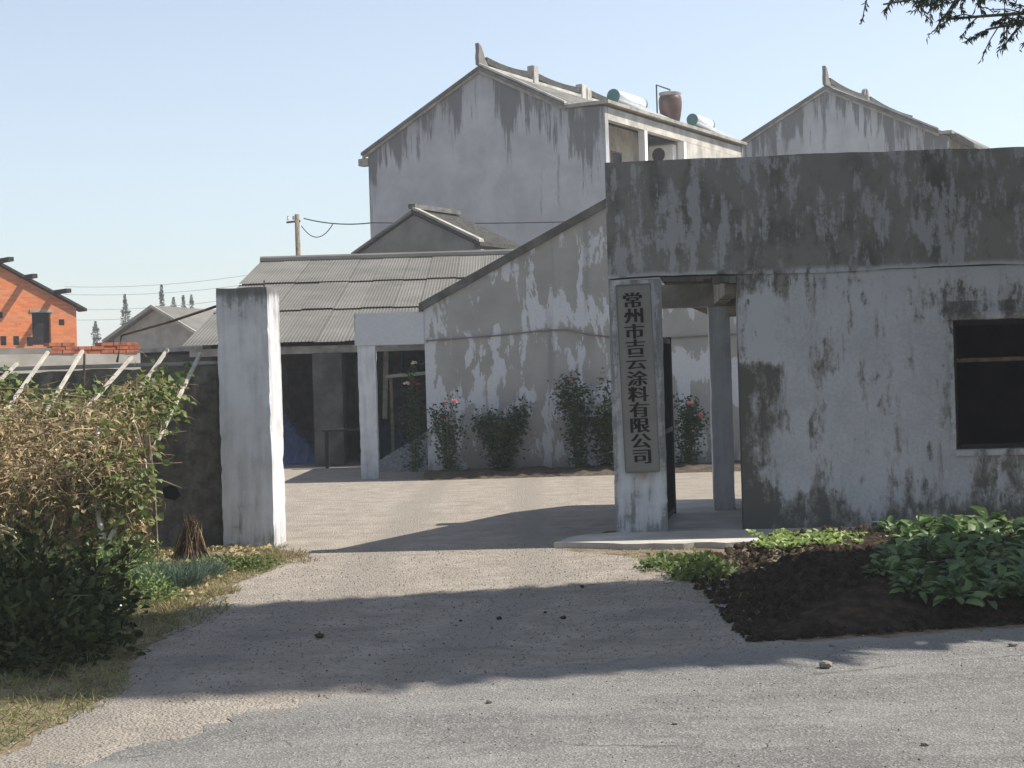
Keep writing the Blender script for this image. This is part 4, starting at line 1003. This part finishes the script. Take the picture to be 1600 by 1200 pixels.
# ground litter and low grass on the verge (uncountable)
n = 42000; X = rng.uniform(-5.5, -2.05, n); Y = rng.uniform(7.0, 15.9, n); k = (X < -2.18 - .12 * np.sin(Y * 2.1)); X, Y = X[k], Y[k]; n = len(X)
P = np.stack([X, Y, np.zeros(n)], 1); D = rand_dirs(n, .25, 1)
tag(link('verge_grass', leaves('verge_grass', P, D, rng.uniform(.03, .10, n), rng.uniform(.003, .006, n), .3, .4, blade=True), MAT['grass']), 'short patchy grass on the left verge', 'grass', kind='stuff')
n = 1900; P = np.stack([rng.uniform(-5, -2.4, n), rng.uniform(11.8, 15.9, n), rng.uniform(.012, .04, n)], 1)
tag(link('leaf_litter', leaves('leaf_litter', P, rand_dirs(n, -.15, .25), rng.uniform(.04, .09, n), rng.uniform(.02, .05, n), .4, .1), MAT['leaf_dry']), 'fallen dry leaves scattered under the creeper', 'leaf litter', kind='stuff')
# straw bundle by the pillar
sb = empty('straw_bundle', (-3.0, 14.75, 0), 0, 'dark bundle of withered stalks leaning before the gate pillar', 'straw bundle')
n = 420; a = rng.uniform(0, 6.28, n); top = np.array([[0, 0, .40]]) + rng.normal(0, .035, (n, 3)); q = rng.uniform(.06, .19, n); P = np.stack([np.cos(a) * q, np.sin(a) * q, rng.uniform(0, .05, n)], 1)
half_ = n // 2
link('dark_stalks', leaves('stalks', P[:half_], (top - P)[:half_], rng.uniform(.3, .48, half_), .012, .3, .05, tint=.2, blade=True), MAT['burnt'], sb); link('pale_stalks', leaves('stalks', P[half_:], (top - P)[half_:], rng.uniform(.25, .45, n - half_), .010, .3, .05, blade=True), MAT['straw'], sb)
MB().tube([(.1, .05, .06), (.5, .1, .02)], [.03, .02], 6).build('stick', MAT['wood'], sb)
# woven basket half hidden in the bush
wb = empty('woven_basket', (-4.25, 13.05, .25), 0, 'tan woven basket tipped up behind the dark bush', 'basket'); wb.rotation_euler = (math.radians(60), 0, .2)
for j in range(6): MB().tube([((.10 + .025 * j) * math.cos(a), (.10 + .025 * j) * math.sin(a), .03 * j) for a in np.linspace(0, 6.283, 25)], .011, 5).build('weave_ring', MAT['wicker'], wb)
for i in range(14):
    a = i * 6.283 / 14; MB().tube([(.09 * math.cos(a), .09 * math.sin(a), 0), (.235 * math.cos(a), .235 * math.sin(a), .165)], .007, 5).build('stake', MAT['wicker'], wb)
tag(MB().lathe([(.02, 0), (.05, .006), (.055, .03), (.03, .05)], 9).build('plastic_scrap', MAT['plastic'], loc=gnd(182, 955)), 'crumpled scrap of white plastic at the driveway edge', 'litter')

# ================================================================== GARDEN, RIGHT
n, m_ = 60, 40; vt = []; fs = []
gx0, gx1 = 1.45, 7.5
for j in range(m_ + 1):
    for i in range(n + 1):
        u, v = i / n, j / m_
        yb = 9.45 + (gx0 + (gx1 - gx0) * u - 1.5) * .23; yt = 14.25 - .25 * u
        if u < .2: yt = min(yt, 12.6 + (u / .2) * 1.65)
        x = gx0 + (gx1 - gx0) * u + .35 * v * (1 - u) + random.uniform(-.02, .02); y = yb + (yt - yb) * v
        e = min(u * 9, (1 - u) * 8, v * 7, (1 - v) * 7, 1.0)
        if v == 0: y += .09 * math.sin(x * 4.3) * math.sin(x * 1.7 + 1) + random.uniform(-.05, .05)
        if u == 0: x += .08 * math.sin(y * 3.1) + random.uniform(-.06, .06)
        vt.append((x, y, .006 + .13 * e * (1 + .3 * math.sin(x * 5) * math.sin(y * 3)) + random.uniform(0, .05) * e))
for j in range(m_):
    for i in range(n): fs.append((j*(n+1)+i, j*(n+1)+i+1, (j+1)*(n+1)+i+1, (j+1)*(n+1)+i))
tag(MB().add(vt, fs).build('garden_soil', MAT['soil'], smooth=True), kind='structure')
def greens_mesh(nl, L, W, rad, hgt, wav, droop):
    a = rng.uniform(0, 6.28, nl); q = np.sqrt(rng.uniform(.02, 1, nl)); el = rng.uniform(.05, 1.0, nl) + .9 * (1 - q)
    P = np.stack([np.cos(a) * q * rad, np.sin(a) * q * rad, .02 + hgt * (1 - .55 * q) * rng.uniform(.3, 1, nl)], 1)
    a2 = a + rng.normal(0, .6, nl); D = np.stack([np.cos(a2), np.sin(a2), el], 1)
    lf = leaves('greens', P, D, L * rng.uniform(.55, 1.1, nl), W * rng.uniform(.6, 1.1, nl), .2, droop, True, unit(np.array([[0, 0, 1.]]) + rng.normal(0, .35, (nl, 3))), None, wav)
    return lf
big = [greens_mesh(34, .115, .075, .105, .15, .06, .6) for _ in range(7)]; small = [greens_mesh(8, .075, .042, .006, .025, .05, .3) for _ in range(4)]
spots = []
for r in range(15):
    for c_ in range(18):
        y0 = 9.05 + r * .36; x = 1.9 + c_ * .24 + (r % 2) * .12
        y = y0 + (x - 2.6) * .2
        if x < np.interp(y, [9.5, 10.5, 11.5, 12.3, 12.9, 14.6], [2.45, 2.45, 2.5, 2.75, 3.05, 3.3]) or y < 9.44 + (x - 1.5) * .23 or x > .33 * y + .35 or y > 14.0: continue
        spots.append((x + random.uniform(-.07, .07), y + random.uniform(-.08, .08), r))
for x, y, r in spots:
    if y > 14.6: continue
    o = link('leafy_greens', random.choice(big), MAT['leaf_cab'], None)
    sc_ = random.uniform(.8, 1.15) * (1.12 if y > 12.7 else 1.0)
    o.location = (x, y, .10); o.rotation_euler = (random.uniform(-.15, .15), random.uniform(-.15, .15), random.uniform(0, 6.28)); o.scale = (sc_, sc_, sc_ * random.uniform(.85, 1.15))
    tag(o, 'broad leaved green vegetable plant in the crowded garden bed by the footpath', 'vegetable', 'leafy greens in the garden bed')
for i in range(95):
    y = random.uniform(12.75, 13.95); x = random.uniform(1.9, 2.85) + (y - 13) * .15
    o = link('seedling', random.choice(small), MAT['seedling'], None)
    s_ = random.uniform(.6, 1.15); o.location = (x, y, .15); o.rotation_euler = (0, 0, random.uniform(0, 6.28)); o.scale = (s_,) * 3
    tag(o, 'small pale green vegetable seedling on the dark soil beside the footpath', 'seedling', 'seedlings at the end of the garden bed')
n = 11000; X = rng.uniform(1.32, 4.6, n); Y = 9.38 + 4.6 * rng.uniform(0, 1, n) ** 1.25 + (X - 1.6) * .22; S = np.clip(rng.lognormal(-4.1, .5, n), .006, .05)
tv = np.array([[1, 0, 0], [-.5, .87, 0], [-.5, -.87, 0], [.1, .1, .95], [.5, .5, .6], [-.6, .1, .65]]) ; V = tv[None] * S[:, None, None] * (1 + rng.uniform(-.35, .35, (n, 6, 3))); a = rng.uniform(0, 6.28, n)[:, None]
V = np.stack([V[:, :, 0] * np.cos(a) - V[:, :, 1] * np.sin(a) + X[:, None], V[:, :, 0] * np.sin(a) + V[:, :, 1] * np.cos(a) + Y[:, None], V[:, :, 2] + (.008 + .155 * np.clip((Y - 9.5 - (X - 1.5) * .23) * 1.5, 0, 1) * np.clip((X - 1.5 - (Y - 9.4) * .05) * 1.7, 0, 1))[:, None]], 2).reshape(-1, 3)
i_ = np.arange(n)[:, None] * 6; T = np.concatenate([i_ + np.array([q]) for q in ([0, 4, 3], [0, 1, 4], [1, 5, 4], [4, 5, 3], [1, 2, 5], [2, 3, 5], [2, 0, 3])], 0)
tag(link('bed_clods', mesh_np('bed_clods', V, T), MAT['soil']), 'crumbly dark clods covering the garden soil', 'soil', kind='stuff')
# weeds at the corner of the bed
bushy('green_weed', (1.42, 12.5, 0), .25, .38, .15, 420, .08, .055, MAT['leaf_vine'], 'sprawling green weed patch at the driveway side of the garden soil', 'weed')
bushy('green_weed', (1.20, 13.1, 0), .22, .3, .09, 220, .07, .045, MAT['leaf_weed'], 'thin low weed patch between the driveway weeds and the footpath', 'weed')
n = 1500; X = rng.uniform(.4, 2.2, n); Y = rng.uniform(11.0, 14.9, n); k = (np.abs(X - 1.35 - .1 * np.sin(Y * 3)) < .5 * rng.uniform(0, 1, n)); X, Y = X[k], Y[k]; n = len(X)
tag(link('thin_grass', leaves('thin_grass', np.stack([X, Y, np.full(n, .005)], 1), rand_dirs(n, .2, 1), rng.uniform(.03, .08, n), .006, .3, .4, blade=True), MAT['drygrass']), 'thin dry grass beside the garden soil', 'grass', kind='stuff')

# loose stones and clods
def stone_mesh(seed):
    r_ = random.Random(seed); bm = bmesh.new(); bmesh.ops.create_icosphere(bm, subdivisions=2, radius=1)
    for v in bm.verts: v.co *= r_.uniform(.78, 1.15); v.co.z *= .62
    me = bpy.data.meshes.new('stone'); bm.to_mesh(me); bm.free(); return me
stm = [stone_mesh(i) for i in range(4)]; clm = [x.copy() for x in stm]
for me in stm: me.materials.append(MAT['stone'])
for me in clm: me.materials.append(MAT['clod'])
for px, py, r in ((1290, 1046, .034), (765, 1101, .018), (1583, 1012, .022), (1445, 1168, .016), (1300, 1012, .016), (1055, 1135, .012)):
    o = link('road_stone', stm[int(px) % 4], None); o.location = gnd(px, py) + Vector((0, 0, .008 + r * .5)); o.scale = (r * 1.2, r, r); o.rotation_euler.z = px
    tag(o, 'loose brown stone lying on the sunlit asphalt', 'stone', 'stones on the asphalt')
for px, py, r in ((499, 998, .03), (780, 969, .02), (880, 968, .02), (910, 919, .018), (852, 959, .013), (720, 972, .012), (1170, 948, .016)):
    o = link('soil_clod', clm[int(px) % 4], None); o.location = gnd(px, py) + Vector((0, 0, .004 + r * .5)); o.scale = (r, r, r); o.rotation_euler.z = px
    tag(o, 'dark clod of soil lying on the driveway', 'clod', 'soil clods on the driveway')
def scatter(name, n, fx, fy, smin, smax, z, mat, label, cond=None):
    X = rng.uniform(*fx, n); Y = rng.uniform(*fy, n)
    if cond is not None: k = cond(X, Y); X, Y = X[k], Y[k]
    n = len(X); S = rng.uniform(smin, smax, n) * rng.uniform(.5, 1, n)
    tv = np.array([[1, 0, 0], [-.5, .87, 0], [-.5, -.87, 0], [.1, .1, .9]]); a = rng.uniform(0, 6.28, n); ca, sa = np.cos(a), np.sin(a)
    V = tv[None] * S[:, None, None]; V = V * (1 + rng.uniform(-.3, .3, (n, 4, 1))); x = V[:, :, 0] * ca[:, None] - V[:, :, 1] * sa[:, None]; y = V[:, :, 0] * sa[:, None] + V[:, :, 1] * ca[:, None]
    V = np.stack([x + X[:, None], y + Y[:, None], V[:, :, 2] + z], 2).reshape(-1, 3); i = np.arange(n)[:, None] * 4
    T = np.concatenate([i + np.array([q]) for q in ([0, 1, 3], [1, 2, 3], [2, 0, 3])], 0)
    tag(link(name, mesh_np(name, V, T), mat), label, 'gravel', kind='stuff')
edge = lambda X: np.interp(X, [-3.2, -1.87, -1.4, -1.0, -.4, .3, 1.62, 3.0], [6.05, 6.75, 7.5, 8.05, 8.45, 8.78, 9.24, 9.55])
scatter('loose_gravel', 9000, (-2.3, 1.6), (7, 15.5), .004, .014, .004, MAT['stone'], 'fine loose gravel on the driveway', lambda X, Y: (Y > edge(X) + .02))
scatter('dark_gravel', 3200, (-2.3, 1.8), (8, 15), .003, .010, .004, MAT['clod'], 'dark grit scattered over the driveway', lambda X, Y: (Y > edge(X)))
scatter('road_edge_gravel', 6000, (-2.2, 4), (6.6, 10.2), .004, .013, .008, MAT['stone'], 'loose gravel along the asphalt edge', lambda X, Y: np.abs(Y - edge(X)) < .16 * rng.uniform(0, 1, len(X)) ** .6 * 2)
scatter('road_grit', 2200, (-2.2, 4), (5.5, 9.5), .003, .008, .008, MAT['clod'], 'dark grit on the asphalt', lambda X, Y: Y < edge(X))

# ================================================================== ROADSIDE TREES (mostly beyond the right edge; they cast the foreground shade)
def road_crown(h, r, n, z0):   # z0 = height where the foliage begins
    t = rng.uniform(0, 1, n) ** .85; zz = z0 + (h - z0) * t
    rad = r * np.minimum(1.0, (1 - t) * 2.6 + .12) * (np.minimum(1.0, t * 5 + .45) if z0 > 3 else 1.0) * (1 + .14 * np.sin(zz * 3.1)) * (.9 + .2 * rng.uniform(0, 1, n))
    a = rng.uniform(0, 6.28, n); q = np.sqrt(rng.uniform(0.02, 1, n))
    P = np.stack([np.cos(a) * rad * q, np.sin(a) * rad * q, zz - .25 * q * rad], 1)
    D = np.stack([np.cos(a), np.sin(a), rng.uniform(-.9, .3, n)], 1)
    return leaves('crown', P, D, rng.uniform(.20, .42, n), rng.uniform(.07, .15, n), .15, .3)
TREES = [(5.85, 11.5, 10.8, 1.3), (7.6, 11.85, 12.8, 1.45), (9.9, 12.35, 18.0, 1.4)]
labs = ['feathery roadside conifer whose drooping bough hangs over the garden', 'tall roadside conifer next to the one with the drooping bough', 'farthest roadside conifer beyond the garden bed']
for k, (x, y, h, r) in enumerate(TREES):
    t = empty('roadside_tree', (x, y, 0), 0, labs[k], 'tree', 'roadside conifers')
    m = MB().tube([(0, 0, -.05), (.03, 0, h * .5), (0, .02, h * .98)], [.15, .09, .015], 10); m.build('trunk', MAT['bark'], t, True)
    m = MB()
    for i in range(34):
        zb = (2.7, 7.0, 10.9)[k]; z = zb + (h - zb - .5) * i / 34; a = i * 2.4; rr = r * min(1, (1 - i / 34) * 2.4)
        m.tube([(0, 0, z), (rr * .5 * math.cos(a), rr * .5 * math.sin(a), z + .1), (rr * .95 * math.cos(a), rr * .95 * math.sin(a), z - .05)], [.03, .018, .006], 5)
    m.build('limbs', MAT['bark'], t)
    link('crown', road_crown(h, r, (40000, 24000, 26000)[k], (1.7, 6.9, 10.8)[k]), MAT['leaf_tree'], t)
    if k == 0:
        # the drooping bough at the top right of the view
        bo = MB(); tw = []
        def branch(a, b, r0, r1, sag):
            a, b = Vector(a), Vector(b); pts = [a.lerp(b, i / 8) + Vector((0, 0, -sag * (i / 8) ** 2 + sag * .6 * (i / 8))) for i in range(9)]
            bo.tube(pts, [r0 + (r1 - r0) * i / 8 for i in range(9)], 6); return pts
        base = Vector((x, y, 0))
        mains = [((0, 0, 4.1), at(1480, 18, 10.3) - base, .03, .008), ((0, 0, 4.5), at(1380, -5, 10.2) - base, .03, .006), ((0, 0, 4.3), at(1540, 35, 10.45) - base, .028, .007), ((0, 0, 4.9), at(1500, -30, 10.2) - base, .03, .008), ((0, 0, 4.7), at(1330, -20, 10.3) - base, .025, .005)]
        for a, b, r0, r1 in mains:
            pts = branch(a, b, r0, r1, .12)
            for i in range(40):
                s = random.uniform(.35, 1.0); j = min(7, int(s * 8)); p = pts[j].lerp(pts[j + 1], s * 8 - j) if j < 8 else pts[8]
                L = random.uniform(.10, .27); d = Vector((random.uniform(-.9, .25), random.uniform(-.6, .6), random.uniform(-.8, .4))).normalized()
                q = p + d * L + Vector((0, 0, -.05)); bo.tube([p, p.lerp(q, .5) + Vector((0, 0, .015)), q], [.005, .004, .002], 4, False)
                tw.append((p, q))
        b_ = bo.build('bough', MAT['bark'], t)
        P = []; D = []
        for p, q in tw:
            nl = int(14 + 50 * random.random() ** 2)
            for i in range(nl):
                s = random.uniform(.2, 1.05); c = p.lerp(q, s); d = (q - p).normalized() + Vector((random.gauss(0, .8), random.gauss(0, .8), random.gauss(-.3, .6)))
                P.append(c); D.append(d)
        P = np.array(P); D = np.array(D); n = len(P)
        link('sprays', leaves('sprays', P, D, rng.uniform(.025, .06, n), rng.uniform(.007, .013, n), .2, .3), MAT['leaf_tree'], b_)

# ================================================================== HAZE
hm = bpy.data.materials.new('haze_air'); hm.use_nodes = True
hn = hm.node_tree; hn.nodes.remove(hn.nodes['Principled BSDF'])
pv_ = hn.nodes.new('ShaderNodeVolumePrincipled'); pv_.inputs['Color'].default_value = (.93, .96, 1.0, 1); pv_.inputs['Density'].default_value = .0012; pv_.inputs['Anisotropy'].default_value = .2
hn.links.new(pv_.outputs[0], hn.nodes['Material Output'].inputs['Volume'])
tag(MB().box(-920, 920, -320, 1420, -1, 20).build('haze', hm), 'thin pale haze in the air', 'haze', kind='stuff')
